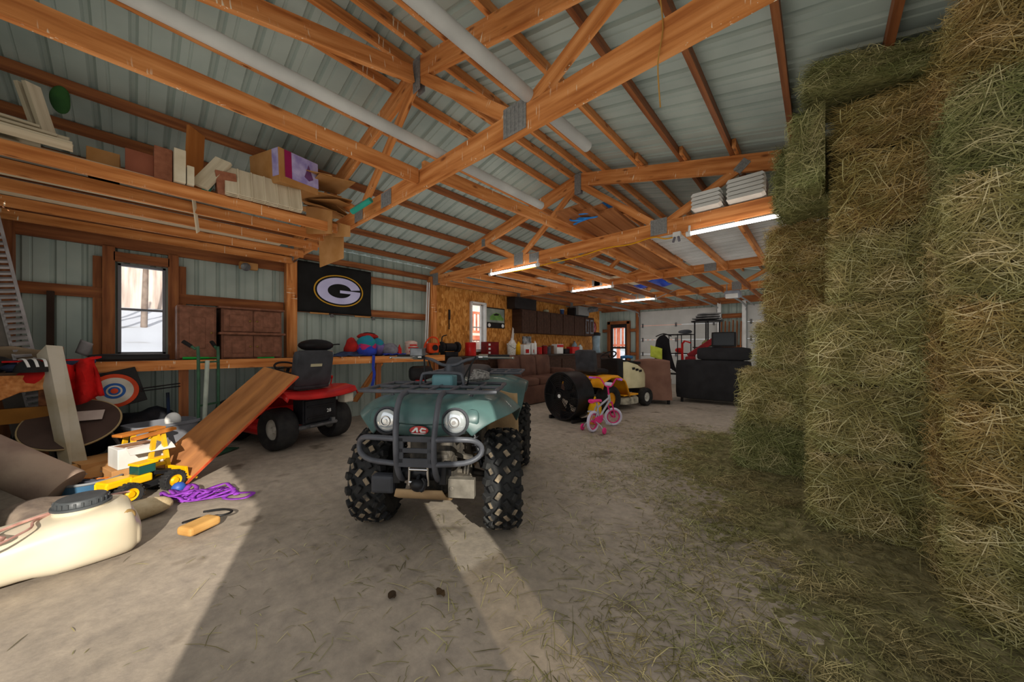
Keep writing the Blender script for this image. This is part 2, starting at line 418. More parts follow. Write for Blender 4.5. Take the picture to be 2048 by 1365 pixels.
# ------------------------------------------------------------------ roof trusses
WHERE=['nearest','second','third','farthest']
for i,y in enumerate(TY):
    t=thing('roof_truss','%s orange timber roof truss spanning the barn%s'%(WHERE[i].capitalize() if 0 else WHERE[i],' above the quad bike' if i==0 else ' carrying the brightest tube light' if i==1 else ' counting from the camera, between second and farthest' if i==2 else ' from the camera, near the garage doors'),'roof truss',(RX,y,ZB),group='roof trusses')
    def P(x,z,dy=0): return V((x-RX,dy,z-ZB))
    beam('bottom_chord',P(XL+.1,ZB),P(XR-.02,ZB),.045,.17,WOOD,t)
    for sgn,xe in ((-1,XL+.05),(1,XR-.02)):
        beam('top_chord',P(RX,PK),P(xe,chord(xe)),.045,.185,WOOD,t)
    xn=1.17
    for sgn in (-1,1):
        beam('web',P(RX+sgn*.05,PK-.1,.0),P(RX+sgn*xn,ZB+.03),.04,.09,WOOD,t,up=(0,1,0)).rotation_euler.rotate_axis('X',PI/2)
        q=RX+sgn*2.05
        beam('web',P(RX+sgn*(xn+.03),ZB+.03),P(q,chord(q)-.03),.04,.09,WOOD,t,up=(0,1,0)).rotation_euler.rotate_axis('X',PI/2)
    def plate(x,z,w,h,rot=0):
        b=MB()
        for dy in (-.026,.026):
            b.box(P(x,z,dy),(w,.004,h),Ry(rot))
            if i<2:
                for a in range(5): b.box(P(x+(a-2)*w*.18,z,dy*1.1),(w*.05,.004,h*.85),Ry(rot))
        b.build('gusset_plate',PLATE,t)
    plate(RX,PK-.06,.11,.3)
    for sgn in (-1,1): plate(RX+sgn*xn,ZB+.03,.2,.2)
    plate(RX-2.05,chord(RX-2.05)-.03,.09,.14); plate(RX+2.05,chord(RX+2.05)-.03,.09,.14,.8)
    plate(XL+.2,ZB+.01,.28,.25)
    plate(RX-.55-.28*i,ZB,.2,.15)
# ridge-line brace, lateral brace board and the pale tubes lying on the chords
o=beam('sway_brace',(RX-.03,Y1-.05,PK-.06),(RX-.19,YF+.02,3.22),.045,.14); tag(o,'sloping timber brace running from the nearest truss peak toward the front','roof brace')
o=beam('lateral_brace',(RX+.02,YF+.02,2.80),(RX+.02,Y1-.03,2.82),.045,.12); tag(o,'long orange board joining the front wall to the nearest truss, mid span','roof brace')
o=beam('lateral_brace',(RX+.02,Y1+.03,2.92),(RX+.02,7.6,3.06),.045,.12); tag(o,'long orange board lying on the second truss, running to the back','roof brace')
PIPE=mat('pale_grey_pipe','#b9b6ae','#a3a099',.45,scale=3)
for x,y0,y1,lab in ((-2.36,YF+.03,3.12,'long pale grey pipe lying across the trusses, left one of two'),(-1.39,YF+.03,2.45,'pale grey pipe lying across the nearest truss, right one of two')):
    b=MB(); b.lathe([(.034,0),(.042,0),(.042,y1-y0),(.034,y1-y0)],(x,y0,2.92),(0,1,0),16,closed=True)
    tag(b.build('plastic_pipe',PIPE,smooth=40),lab,'pipe')
# purlins
offs=[.12,.42,.92,1.44,1.96,2.48,3.0,3.52]
for side,word in ((-1,'left'),(1,'right')):
    for k,of in enumerate(offs):
        x=RX+side*of
        z=chord(x)+.0925+.046
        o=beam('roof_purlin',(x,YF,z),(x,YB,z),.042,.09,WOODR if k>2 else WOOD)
        tag(o,'%s timber purlin down from the ridge on the %s roof slope'%(ORD[k],word),'purlin','roof purlins')
# joists: near left loft and the three far bays
JX=[-6.28+.56*i for i in range(14)]
for k in range(5):
    x=(-6.25,-5.7,-5.12,-4.6,-4.18)[k]; o=beam('loft_joist',(x,YF+.02,2.68),(x,Y1-.03,2.68),.042,.10)
    tag(o,'orange loft joist by the front left corner, %s from the left wall'%ORD[k],'joist','joists of the near left loft')
    b=MB(); b.box((x,Y1-.03,2.68),(.075,.014,.12)); 
    h=b.build('joist_hanger',PLATE,o); h.matrix_parent_inverse=o.matrix_local.inverted()
for bay in range(3):
    y0=TY[bay+1]; y1=TY[bay+2] if bay<2 else YB-.15
    for k,x in enumerate(JX):
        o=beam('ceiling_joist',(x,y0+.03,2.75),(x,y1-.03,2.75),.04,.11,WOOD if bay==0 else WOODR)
        tag(o,'ceiling joist %s, %s from the left wall'%(('between second and third trusses','between third and farthest trusses','between farthest truss and the garage door wall')[bay],ORD[k]),'joist','ceiling joists')
        b=MB(); b.box((x,y1-.032,2.75),(.055,.01,.12)); h=b.build('joist_hanger',PLATE,o); h.matrix_parent_inverse=o.matrix_local.inverted()
# ------------------------------------------------------------------ hay
def hay_mat(name, a, b, c, d, dark):
    m=bpy.data.materials.new(name); m.use_nodes=True; n,l=m.node_tree.nodes,m.node_tree.links; p=n['Principled BSDF']
    g=n.new('ShaderNodeNewGeometry'); r=n.new('ShaderNodeValToRGB'); e=r.color_ramp.elements
    e[0].color=lin(a); e[0].position=.05; e[1].color=lin(d); e[1].position=.97
    for q,cc in ((.38,b),(.72,c)):
        k=e.new(q); k.color=lin(cc)
    l.new(g.outputs['Random Per Island'],r.inputs[0])
    oi=n.new('ShaderNodeTexCoord'); nz=n.new('ShaderNodeTexNoise'); nz.inputs['Scale'].default_value=5; l.new(oi.outputs['Object'],nz.inputs[0])
    r2=n.new('ShaderNodeValToRGB'); r2.color_ramp.elements[0].position=.32; r2.color_ramp.elements[0].color=lin(dark); r2.color_ramp.elements[1].position=.62; r2.color_ramp.elements[1].color=(1,1,1,1)
    l.new(nz.outputs[0],r2.inputs[0])
    mx=n.new('ShaderNodeMix'); mx.data_type='RGBA'; mx.blend_type='MULTIPLY'; mx.inputs[0].default_value=.6
    l.new(r.outputs[0],mx.inputs[6]); l.new(r2.outputs[0],mx.inputs[7]); nt=n.new('ShaderNodeTexNoise'); nt.inputs['Scale'].default_value=2.6; nt.inputs['Detail'].default_value=3; l.new(oi.outputs['Object'],nt.inputs[0])
    rt=n.new('ShaderNodeValToRGB'); rt.color_ramp.elements[0].position=.4; rt.color_ramp.elements[0].color=(.82,.90,.70,1); rt.color_ramp.elements[1].position=.6; rt.color_ramp.elements[1].color=(1.0,.94,.84,1); l.new(nt.outputs[0],rt.inputs[0])
    mt=n.new('ShaderNodeMix'); mt.data_type='RGBA'; mt.blend_type='MULTIPLY'; mt.inputs[0].default_value=1; l.new(mx.outputs[2],mt.inputs[6]); l.new(rt.outputs[0],mt.inputs[7]); l.new(mt.outputs[2],p.inputs['Base Color'])
    p.inputs['Roughness'].default_value=.7; p.inputs['Specular IOR Level'].default_value=.25
    return m
HG=hay_mat('green_hay','#74744f','#989869','#b5ae80','#d9d1a9','#a5a38f')
HB=hay_mat('brown_hay','#847047','#b29764','#c9b07b','#e6d4ab','#ab9f8b')
HM=hay_mat('straw_hay','#857a52','#b2a473','#cdbc8b','#ecdfb9','#a69e89')
HU={'a':mat('hay_core_green','#5c5a34','#84804e',.95,scale=25,stretch=(1,1,2.5),bump=.8,bscale=40),
    'b':mat('hay_core_brown','#6c5230','#a07e4c',.95,scale=25,stretch=(1,1,2.5),bump=.8,bscale=40),
    'm':mat('hay_core_straw','#665a36','#9a8a56',.95,scale=25,stretch=(1,1,2.5),bump=.8,bscale=40)}
HS={'a':HG,'b':HB,'m':HM}
def strand(vs,fs,p,d,nrm,L,w,bend):
    d=d.normalized(); s=d.cross(nrm)
    s=s.normalized() if s.length>1e-4 else V((1,0,0))
    k=len(vs); out=nrm*bend
    for i in range(4):
        t=i/3; q=p+d*(L*(t-.5))+out*(L*(4*t*(1-t)-.5)*.35)+s*(bend*L*.25*math.sin(t*3+p.x*40))
        ww=w*(.5 if i in (0,3) else 1)
        vs.append(q-s*ww/2); vs.append(q+s*ww/2)
    for i in range(3): fs.append((k+2*i,k+2*i+1,k+2*i+3,k+2*i+2))
def bale_mesh(sx,sy_,sz,n,seed):
    rnd=random.Random(seed); b=MB()
    nx,ny,nz=16,8,9
    # lumpy rounded core
    def pt(x,y,z):
        h=V((x*sx/2,y*sy_/2,z*sz/2)); r=.05
        q=V((max(-sx/2+r,min(sx/2-r,h.x)),max(-sy_/2+r,min(sy_/2-r,h.y)),max(-sz/2+r,min(sz/2-r,h.z))))
        dd=h-q
        if dd.length>1e-6: h=q+dd.normalized()*r
        no=noise.noise(h*5+V((seed,0,0)))*.035+noise.noise(h*16+V((0,seed,0)))*.014
        nn=V((x**9,y**9,z**9)); nn=nn.normalized() if nn.length>.01 else V((0,0,0))
        return h+nn*(no-.004)
    for ax in range(3):
        for sgn in (-1,1):
            def fn(u,v):
                a,c=u*2-1,v*2-1
                return pt(*((sgn,a,c) if ax==0 else (a,sgn,c) if ax==1 else (a,c,sgn)))
            b.grid(fn,14,10)
    vs,fs=[],[]
    faces=[((0,-1,0),.42),((-1,0,0),.2),((0,0,1),.2),((1,0,0),.08),((0,0,-1),.04),((0,1,0),.06)]
    for nrm,fr in faces:
        nn=V(nrm)
        for _ in range(int(n*fr)):
            x,y,z=[rnd.uniform(-1,1) for _ in range(3)]
            if nrm[0]: x=nrm[0]
            if nrm[1]: y=nrm[1]
            if nrm[2]: z=nrm[2]
            p=pt(x,y,z)+nn*rnd.uniform(-.012,.026)
            t1=V((nn.y or nn.z or 0,nn.x,0)) if not nn.z else V((1,0,0)); t1=V((1,0,0)) if nn.y or nn.z else V((0,1,0)); t2=nn.cross(t1)
            a=rnd.gauss(0,.75) if rnd.random()<.65 else rnd.uniform(0,6.3)
            d=t1*math.cos(a)+t2*math.sin(a)+nn*rnd.gauss(0,.22)
            L=rnd.choice((.06,.09,.13,.18,.26,.34))*rnd.uniform(.7,1.2)
            strand(vs,fs,p,d,nn,L,rnd.uniform(.0022,.0052),rnd.gauss(.2,.5))
    vs=[V((max(-sx/2-.07,min(sx/2+.004,p.x)),max(-sy_/2-.07,min(sy_/2+.004,p.y)),max(-sz/2-.03,min(sz/2+.03,p.z)))) for p in vs]
    b.add(vs,fs,1)
    me=bpy.data.meshes.new('hay_bale'); me.from_pydata(b.v,[],b.f); me.polygons.foreach_set('material_index',b.m)
    me.materials.append(HU['m']); me.materials.append(HM)
    return me
BM={}
def bale(kind,x0,x1,y0,y1,z0,z1,label,rz=0.,n=6500,tilt=0.):
    key=(round(x1-x0,1),round(y1-y0,1)); 
    k=(key,(len(BM)%2) if key not in BM else 0)
    if key not in BM: BM[key]=bale_mesh(x1-x0,y1-y0,.5,n,len(BM)+1)
    o=bpy.data.objects.new('hay_bale',BM[key]); COL.objects.link(o)
    o.location=((x0+x1)/2,(y0+y1)/2,(z0+z1)/2); o.rotation_euler=(U(-.006,.006),tilt+U(-.006,.006),rz+U(-.012,.012)); o.scale=(1,1,(z1-z0)/.5*.985)
    o.material_slots[0].link='OBJECT'; o.material_slots[0].material=HU[kind]
    o.material_slots[1].link='OBJECT'; o.material_slots[1].material=HS[kind]
    return tag(o,label,'hay bale','stacked hay bales')
Az=[.01,.53,1.06,1.56,2.04,2.50]
Ax=[-.66,-.60,-.47,-.40,-.37]
An=['bottom hay bale of the farthest visible column, beside the black sofa','second hay bale up in the farthest column, sticking out furthest left','third hay bale up in the farthest column','fourth hay bale up in the farthest column','fifth hay bale up in the farthest column, tan, under a green one']
for i in range(5):
    bale('ammbb'[i] if i!=2 else 'm',Ax[i],Ax[i]+1.15,4.32+(.0,-.04,.03,.0,-.04)[i],5.27,Az[i],Az[i+1],An[i])
bale('a',-.27,.88,3.78,4.36,2.50,3.02,'dark green hay bale topping the farthest column, left of the tube light end')
Bz=[.01,.54,1.04,1.58,2.10,2.62]
Bx=[.0,.02,.04,.10,.12]
Bn=['bottom hay bale of the middle column, spilling loose hay','second hay bale up in the middle column','third hay bale up in the middle column','fourth hay bale up in the middle column','golden fifth hay bale up in the middle column']
for i in range(5):
    bale('mmmmb'[i],Bx[i],1.1,3.27+(.0,.05,-.03,.04,.0)[i],4.22 if i<4 else 3.72,Bz[i],Bz[i+1],Bn[i])
bale('b',.10,1.1,3.2,3.72,2.63,2.93,'reddish brown hay bale just under the topmost green bale')
bale('a',-.07,1.0,3.16,3.70,2.98,3.16,'topmost green hay bale, flattened against the roof purlins',tilt=.225)
bale('a',-.12,.03,3.26,3.74,2.50,2.99,'narrow green bale end hanging left of the reddish brown bale',n=2500)
Cz=[.01,.5,1.03,1.52,2.06,2.52,2.93]
Cn=['bottom bale of the nearest column at the right frame edge','second bale up in the nearest hay column','third bale up in the nearest hay column','fourth bale up in the nearest hay column, with pale loose stalks','fifth bale up in the nearest hay column','sixth bale, highest of the nearest hay column']
for i in range(6):
    bale('mbbmab'[i],.50+(.0,.02,.03,.0,.04,.02)[i],1.1,2.58+(-.05,.0,.05,-.03,.02,-.02)[i],3.18,Cz[i],Cz[i+1],Cn[i])
# loose hay on the floor
rnd=random.Random(5); vs,fs=[],[]
def dist(x,y):
    d=9
    for x0,y0,x1,y1 in ((-.66,4.3,1.2,5.3),(0,3.27,1.2,4.3),(.5,2.55,1.2,3.3),(.62,1.1,1.2,2.6)):
        dx=max(x0-x,0,x-x1); dy=max(y0-y,0,y-y1); d=min(d,math.hypot(dx,dy))
    return d
cnt=0; tries=0
while cnt<46000 and tries<400000:
    tries+=1
    x,y=rnd.uniform(-2.6,.97),rnd.uniform(.2,6.4); d=dist(x,y)
    pr=math.exp(-(d/.85)**1.5)*(.5+.75*noise.noise(V((x*2.2,y*2.2,0))))+.006
    pr*=1.0+1.2*max(0,min(1,(x+.7)*1.2))*max(0,min(1,(2.6-y)*.9))
    if d<=0 or rnd.random()>pr: continue
    cnt+=1; a=rnd.uniform(0,6.3)
    z=.004+abs(rnd.gauss(0,.018))*max(0,1-d/.9)*1.4
    strand(vs,fs,V((x,y,z)),V((math.cos(a),math.sin(a),rnd.gauss(0,.1))),V((0,0,1)),rnd.choice((.03,.04,.05,.07,.1,.2))*rnd.uniform(.7,1.3),rnd.uniform(.0016,.004),abs(rnd.gauss(.1,.3)))
for _ in range(1500):
    x,y=rnd.uniform(-4.2,.8),rnd.uniform(-.9,6.5); a=rnd.uniform(0,6.3)
    if noise.noise(V((x*1.3,y*1.3,4)))<-.05: continue
    strand(vs,fs,V((x,y,.004)),V((math.cos(a),math.sin(a),0)),V((0,0,1)),rnd.uniform(.02,.1),rnd.uniform(.0015,.004),.08)
HF=hay_mat('floor_hay','#6a6444','#8f8660','#aba076','#d6c99a','#6b6752')
b=MB(); b.add(vs,fs); o=b.build('loose_hay',HF); tag(o,'loose hay scattered over the concrete in front of the bales','hay',kind='stuff')
# matted chaff under the loose hay: a thin uneven skin on the floor
def chaff(u,v):
    x=-2.1+u*3.2; y=.6+v*5.4; d=dist(x,y)
    h=max(0,.05*math.exp(-(d/.6)**1.3)+.02*noise.noise(V((x*3,y*3,2)))*math.exp(-d)+.016*noise.noise(V((x*17,y*17,5)))+.010*noise.noise(V((x*41,y*41,9)))-.014)
    return V((x,y,h-.002 if h>0 else -.004))
b=MB(); b.grid(chaff,170,270)
o=b.build('hay_chaff',mat('hay_chaff','#5d573b','#857c58',.95,scale=16,bump=.9,bscale=45),smooth=60); tag(o,'grey green matted chaff along the foot of the hay stack','hay',kind='stuff')
# ------------------------------------------------------------------ quad bike
TEAL=mat('teal_plastic','#3a504f','#506c69','.3' and .38,scale=4,coat=.25)
GREYM=mat('grey_powder_tube','#4c4d53','#5b5c62',.45,.2,scale=10)
DIRT=mat('tyre_dirt','#8d7c66','#35322f',.9,scale=16)
DARKG=mat('dark_grey_plastic','#37383c','#43444a',.6,scale=7)
MUD=mat('muddy_metal','#6a6156','#3d3a37',.7,.2,scale=14,bump=.3)
LENS=mat('headlight_lens','#e8ecee',None,.12,.6,coat=1)
BRONZE=mat('tan_mud_panel','#a48763','#8a6f50',.75,scale=5,bump=.15)
def tyre_mb(R,w,rim,knobs=0,lug=.03,seed=1):
    b=MB(); h=w/2
    prof=[(rim,-h*.62),(rim+.02,-h*.8),(R*.72,-h*1.0),(R*.88,-h*.98),(R*.97,-h*.74),(R,-h*.35),(R,0),(R,h*.35),(R*.97,h*.74),(R*.88,h*.98),(R*.72,h),(rim+.02,h*.8),(rim,h*.62)]
    b.lathe(prof,ax=(0,1,0),n=40)
    return b
def knob_mb(R,w,n,lug):
    b=MB(); h=w/2
    def blk(a,y,lx,ly,rot,tilt=0,r=R):
        Rm=Ry(-a)
        c=Rm@V((r,y,0)); Q=Rm@Rx(0)@Matrix.Rotation(tilt,3,'Z')@Matrix.Rotation(rot,3,'X')
        k=len(b.m); b.box(c,(lug,ly,lx),Q); b.m[k+1]=1 if abs(y)<h*.7 and random.random()<.75 else 0
    for i in range(n):
        a=2*PI*i/n
        for s in (-1,1):
            o=a+(PI/n if s>0 else 0)
            blk(o,s*h*.22,.052,.034,s*.6)
            blk(o+.13,s*h*.58,.044,.028,-s*.5,s*.35,R*.985)
            blk(o-.06,s*h*.86,.042,.05,s*.3,s*.9,R*.93)
    return b
def wheel(root,name,loc,R,w,rim,rot=0,knobs=22,out=1,rimmat=None):
    t=tyre_mb(R-.02 if knobs else R,w,rim); o=t.build(name,RUBBER,root,smooth=40); o.location=loc; o.rotation_euler=(0,0,rot)
    if knobs:
        k=knob_mb(R-.012,w,knobs,.036).build('tread',[RUBBER,DIRT],o,bevel=.004,seg=1)
    b=MB(); h=w/2*out
    b.lathe([(rim+.012,-w*.36),(rim+.012,w*.36)],ax=(0,1,0),n=28); b.lathe([(rim+.012,h*.55),(rim*.75,h*.35),(rim*.5,h*.3),(rim*.28,h*.45),(.001,h*.45)],ax=(0,1,0),n=28); 
    for i in range(4): a=PI/2*i+.4; b.cyl((math.cos(a)*rim*.38,h*.35,math.sin(a)*rim*.38),(math.cos(a)*rim*.38,h*.52,math.sin(a)*rim*.38),.011,n=6)
    b.build('rim',rimmat or STEEL,o,smooth=40)
    return o
def quad_bike():
    hd=math.atan2(-.81,.585)
    root=thing('quad_bike','muddy dark green quad bike parked mid floor, facing the camera','quad bike',(-2.50,2.07,0),hd)
    R=.345
    st=math.radians(8)
    for s in (-1,1):
        wheel(root,'front_wheel',(.64,s*.475,R),R,.25,.16,st,20,s)
        wheel(root,'rear_wheel',(-.64,s*.46,R),R,.27,.15,0,20,s)
    # body shell over the front wheels
    xs=[1.02,1.0,.95,.86,.74,.6,.45,.3,.16,.1]
    zc=[.80,.875,.93,.948,.958,.96,.96,.955,.945,.93]
    ow=[.33,.37,.44,.52,.57,.59,.59,.585,.56,.53]
    oz=[.765,.80,.845,.865,.875,.875,.86,.83,.76,.66]
    b=MB(); rings=[]
    us=[-1,-.97,-.86,-.72,-.6,-.5,-.36,-.18,0,.18,.36,.5,.6,.72,.86,.97,1]
    for x,z,o,q in zip(xs,zc,ow,oz):
        rg=[]
        for u in us:
            a=abs(u); k=0 if a<.5 else ((a-.5)/.5)**1.5
            zz=z+(q-z)*k; dx=0
            if a>.965: zz-=.035
            if .28<a<.62 and x>.8: zz+=.022*math.cos((a-.45)/.17*PI/2)*(1 if x<1.01 else .3)   # lamp pods
            rg.append(V((x+.03*(1-a*a)*(1 if x>.9 else 0),u*o,zz)))
        rings.append(rg)
    b.skin(rings,False,wrap=False)
    b.build('front_fender',TEAL,root,smooth=50,solid=.012,sub=1)
    b=MB()                                                       # front fascia
    rings=[]
    for z,x,w in ((.90,1.0,.36),(.85,1.035,.375),(.79,1.045,.37),(.74,1.03,.34),(.715,1.0,.30)):
        rings.append([V((x-.05*(abs(u)**3),u*w,z+(.02*abs(u) if z<.78 else 0))) for u in (-1,-.8,-.6,-.4,-.2,0,.2,.4,.6,.8,1)])
    b.skin(rings,False,wrap=False); b.build('front_fascia',TEAL,root,smooth=50,solid=.012,sub=1)
    for s in (-1,1):
        b=MB(); b.lathe([(.07,-.06),(.088,.0),(.09,.02),(.078,.03),(.074,.012)],(1.02,s*.225,.825),(1,0,.12),28)
        h=b.build('headlight',DARKG,root,smooth=40)
        b=MB(); b.ell((1.035,s*.225,.827),(.025,.074,.074),24,10); b.build('lens',LENS,h,smooth=60)
        b=MB(); b.torus((1.062,s*.225,.828),(1,0,0),.03,.004,20,6); b.cyl((1.055,s*.225,.828),(1.066,s*.225,.828),.012,n=12); b.build('bulb',CHROME,h,smooth=40)
    # oval badge: red and white patches on black
    bx=1.062
    def oval(x,y,z,a,c,mi,b,sk=0): b.prism([(a*math.cos(2*PI*i/24)+sk*c*math.sin(2*PI*i/24),c*math.sin(2*PI*i/24)) for i in range(24)],(x,y,z),Matrix(((0,0,1),(1,0,0),(0,1,0))),.004,mi)
    b=MB(); oval(bx,0,.775,.066,.031,0,b); oval(bx+.003,0,.775,.061,.027,1,b)
    RM=Matrix(((0,0,1),(1,0,0),(0,1,0)))
    def pol(pts,mi): b.prism(pts,(bx+.006,0,.775),RM,.003,mi)
    pol([(-.05,-.012),(-.022,.018),(-.008,.018),(-.004,-.012),(-.016,-.012),(-.018,.004),(-.036,-.012)],2)
    pol([(.048,.012),(.018,.018),(.004,.0),(.012,-.014),(.046,-.012),(.044,-.005),(.02,-.006),(.017,.002),(.022,.008),(.046,.005)],2)
    pol([(-.055,-.018),(.05,-.019),(.03,-.024),(-.03,-.024)],2)
    b.build('badge',[BLACK,RED,WHITE],root)
    # bumper guard
    b=MB()
    for s in (-1,1):
        b.tube([(.94,s*.13,1.0),(1.04,s*.13,.985),(1.10,s*.13,.90),(1.125,s*.125,.80),(1.135,s*.12,.70),(1.12,s*.12,.57),(1.06,s*.12,.47),(.98,s*.12,.44)],.0185,10,sm=3)
        b.tube([(1.13,s*.12,.735),(1.125,s*.28,.74),(1.09,s*.36,.725),(1.06,s*.40,.68),(1.07,s*.385,.625),(1.10,s*.30,.59),(1.12,s*.12,.58)],.017,10,sm=3)
    b.build('bumper_guard',GREYM,root,smooth=50)
    b=MB()                                                       # grille plate with two slots
    for z,h in ((.735,.035),(.665,.03),(.59,.055)): b.box((1.125,0,z),(.014,.24,h))
    for y in (-.095,.095): b.box((1.125,y,.665),(.014,.04,.16))
    b.build('grille_plate',DARKG,root,bevel=.004)
    b=MB()                                                       # winch and skid plate
    b.cyl((1.0,-.13,.44),(1.0,.13,.44),.05); b.box((1.0,-.15,.44),(.12,.05,.12)); b.box((1.0,.15,.44),(.12,.05,.12))
    b.build('winch',BLACKM,root,bevel=.006,smooth=40).location=(0,0,.05)
    b=MB()
    for z in (.40,.48): b.cyl((1.07,-.06,z),(1.07,.06,z),.012)
    for y in (-.06,.06): b.cyl((1.07,y,.38),(1.07,y,.5),.01)
    b.build('fairlead',CHROME,root,smooth=40).location=(0,0,.05)
    b=MB(); b.tube([(1.06,.0,.44),(1.09,.0,.40),(1.1,.03,.36),(1.09,.05,.40),(1.08,.03,.43)],.012,8,sm=4); b.ell((1.085,0,.385),(.03,.05,.04)); b.build('winch_hook',BLACKM,root,smooth=40).location=(0,0,.05)
    b=MB(); b.skin([[V((x,u*w,z)) for u in (-1,-.5,0,.5,1)] for x,w,z in ((1.07,.15,.40),(1.05,.17,.35),(.96,.18,.30),(.6,.17,.26),(-.6,.17,.26))],False,wrap=False); b.build('skid_plate',BRONZE,root,solid=.012,smooth=40)
    # suspension and gear
    for s in (-1,1):
        b=MB()
        b.bar((.72,s*.12,.36),(.64,s*.38,.33),.06,.035); b.bar((.52,s*.12,.36),(.62,s*.38,.33),.05,.035); b.bar((.70,s*.12,.52),(.64,s*.36,.45),.035,.03)
        b.cyl((.64,s*.1,.37),(.64,s*.4,.345),.022)
        b.build('suspension_arm',MUD,root)
    for s in (-1,1):
        b=MB(); b.cyl((.68,s*.33,.42),(.60,s*.2,.84),.016); b.build('shock_absorber',BLACKM,root,smooth=40)
        c=MB()
        c.tube([V((.68,s*.33,.44)).lerp(V((.60,s*.2,.82)),t/70)+V((.036*math.cos(t*.72),.036*math.sin(t*.72),0)) for t in range(71)],.007,5); c.build('coil_spring',BLACKM,root,smooth=40)
        b=MB(); b.lathe([(.03,0),(.05,.012),(.035,.024),(.055,.036),(.04,.048),(.06,.06),(.045,.075)],(.64,s*.18,.37),(0,s,0),20); b.build('axle_boot',MUD,root,smooth=30)
    b=MB(); b.box((1.0,.26,.40),(.05,.17,.12)); b.cyl((1.028,.2,.40),(1.034,.2,.40),.014); b.build('mud_guard',mat('scuffed_plate','#8c8478','#6f685e',.5,.3,scale=12),root,bevel=.01)
    b=MB(); b.box((.98,-.27,.40),(.08,.16,.12)); b.build('mud_guard',DARKG,root,bevel=.02)
    b=MB(); b.box((.45,0,.44),(.9,.28,.28)); b.box((-.1,0,.55),(.55,.34,.42)); b.box((.72,0,.62),(.3,.3,.2)); b.cyl((.1,-.2,.5),(.1,.24,.5),.14,n=20); b.build('engine',MUD,root,bevel=.03)
    for s in (-1,1):                                            # inner splash panels behind the front wheels
        b=MB(); b.grid(lambda u,v: V((.16-.2*v-.1*u,s*(.24+.29*u),.9-.56*v+.02*math.sin(u*5))),8,8)
        b.build('splash_panel',BRONZE,root,solid=.01,smooth=50)
    for s in (-1,1):
        b=MB(); b.box((-.02,s*.37,.31),(.5,.26,.035)); 
        for i in range(6): b.box((-.2+i*.07,s*.37,.335),(.018,.22,.03))
        b.build('footwell',BLACK,root,bevel=.006)
    # racks
    def rack(name,x0,x1,w,z,nb):
        b=MB(); r=.012
        b.tube([(x0,-w+.08,z),(x0,w-.08,z),(x0+.08,w,z),(x1-.08,w,z),(x1,w-.08,z),(x1,-w+.08,z),(x1-.08,-w,z),(x0+.08,-w,z)],.014,8,closed=True,sm=2)
        for i in range(nb):
            y=-w+2*w*(i+1)/(nb+1); b.tube([(x0,y,z),(x1,y,z)],r,8)
        b.tube([((x0+x1)/2,-w,z),((x0+x1)/2,w,z)],r,8)
        for x in (x0+.12,x1-.12):
            for y in (-.3,.3): b.tube([(x,y,z),(x,y*.9,z-.07)],r,8)
        return b.build(name,GREYM,root,smooth=50)
    rack('front_rack',.40,.95,.46,1.005,5); rack('rear_rack',-1.08,-.5,.5,1.02,5)
    b=MB(); b.tube([(.60,-.17,1.0),(.60,-.16,1.07),(.60,-.12,1.10),(.60,.12,1.10),(.60,.16,1.07),(.60,.17,1.0)],.012,8,sm=3); b.build('rack_hoop',GREYM,root,smooth=50)
    b=MB(); b.box((.53,.0,1.02),(.14,.17,.14)); b.build('instrument_pod',mat('pale_teal_plastic','#6a949a','#5d888e',.4,scale=4),root,bevel=.02)
    # handlebar
    b=MB()
    b.tube([(.10,-.43,1.235),(.14,-.27,1.235),(.2,-.13,1.21),(.21,-.05,1.17),(.21,.05,1.17),(.2,.13,1.21),(.14,.27,1.235),(.10,.43,1.235)],.013,8,sm=3)
    b.tube([(.24,0,.9),(.2,0,1.17)],.03,10)
    hb=b.build('handlebar',GREYM,root,smooth=50); hb.location=(.20,0,-.015); hb.scale=(1,1.1,1)
    for s in (-1,1):
        b=MB(); b.cyl((.135,s*.29,1.235),(.10,s*.44,1.235),.019); b.build('grip',BLACK,hb,smooth=40)
    for s in (-1,1):
        b=MB()
        b.tube([(.19,s*.25,1.23),(.185,s*.33,1.228),(.165,s*.47,1.228)],[.009,.009,.007],8,sm=2); b.ell((.165,s*.475,1.228),(.012,.014,.012)); b.cyl((.17,s*.22,1.235),(.17,s*.29,1.235),.024)
        b.build('brake_lever',CHROME,hb,smooth=40)
    b=MB(); b.box((.19,-.25,1.275),(.08,.1,.07)); b.cyl((.2,-.25,1.26),(.16,-.25,1.24),.02); b.build('brake_reservoir',STEEL,hb,bevel=.008)
    for s in (-1,1):
        b=MB(); b.tube([(.19,s*.22,1.235),(.26,s*.19,1.16),(.28,s*.17,1.02),(.2,s*.1,.9)],.007,6,sm=4); b.tube([(.15,s*.2,1.22),(.2,s*.15,1.12),(.22,s*.08,.96)],.006,6,sm=4)
        b.build('control_cable',BLACK,root,smooth=60).location=(.20,0,-.015)
    # seat
    b=MB(); rings=[]
    for x,z,w,h in ((.22,.95,.05,.04),(.18,1.0,.085,.09),(.05,1.03,.10,.11),(-.2,1.06,.13,.11),(-.45,1.10,.16,.12),(-.66,1.12,.165,.12),(-.78,1.10,.15,.10),(-.82,1.04,.12,.04)):
        rings.append([V((x,w*math.copysign(abs(math.cos(a))**.6,math.cos(a)),z-h/2+h*.5*math.copysign(abs(math.sin(a))**.7,math.sin(a)))) for a in [2*PI*i/16 for i in range(16)]])
    b.skin(rings); b.build('seat',mat('seat_vinyl','#2a2b2e','#333439',.55,scale=10),root,smooth=60,sub=1)
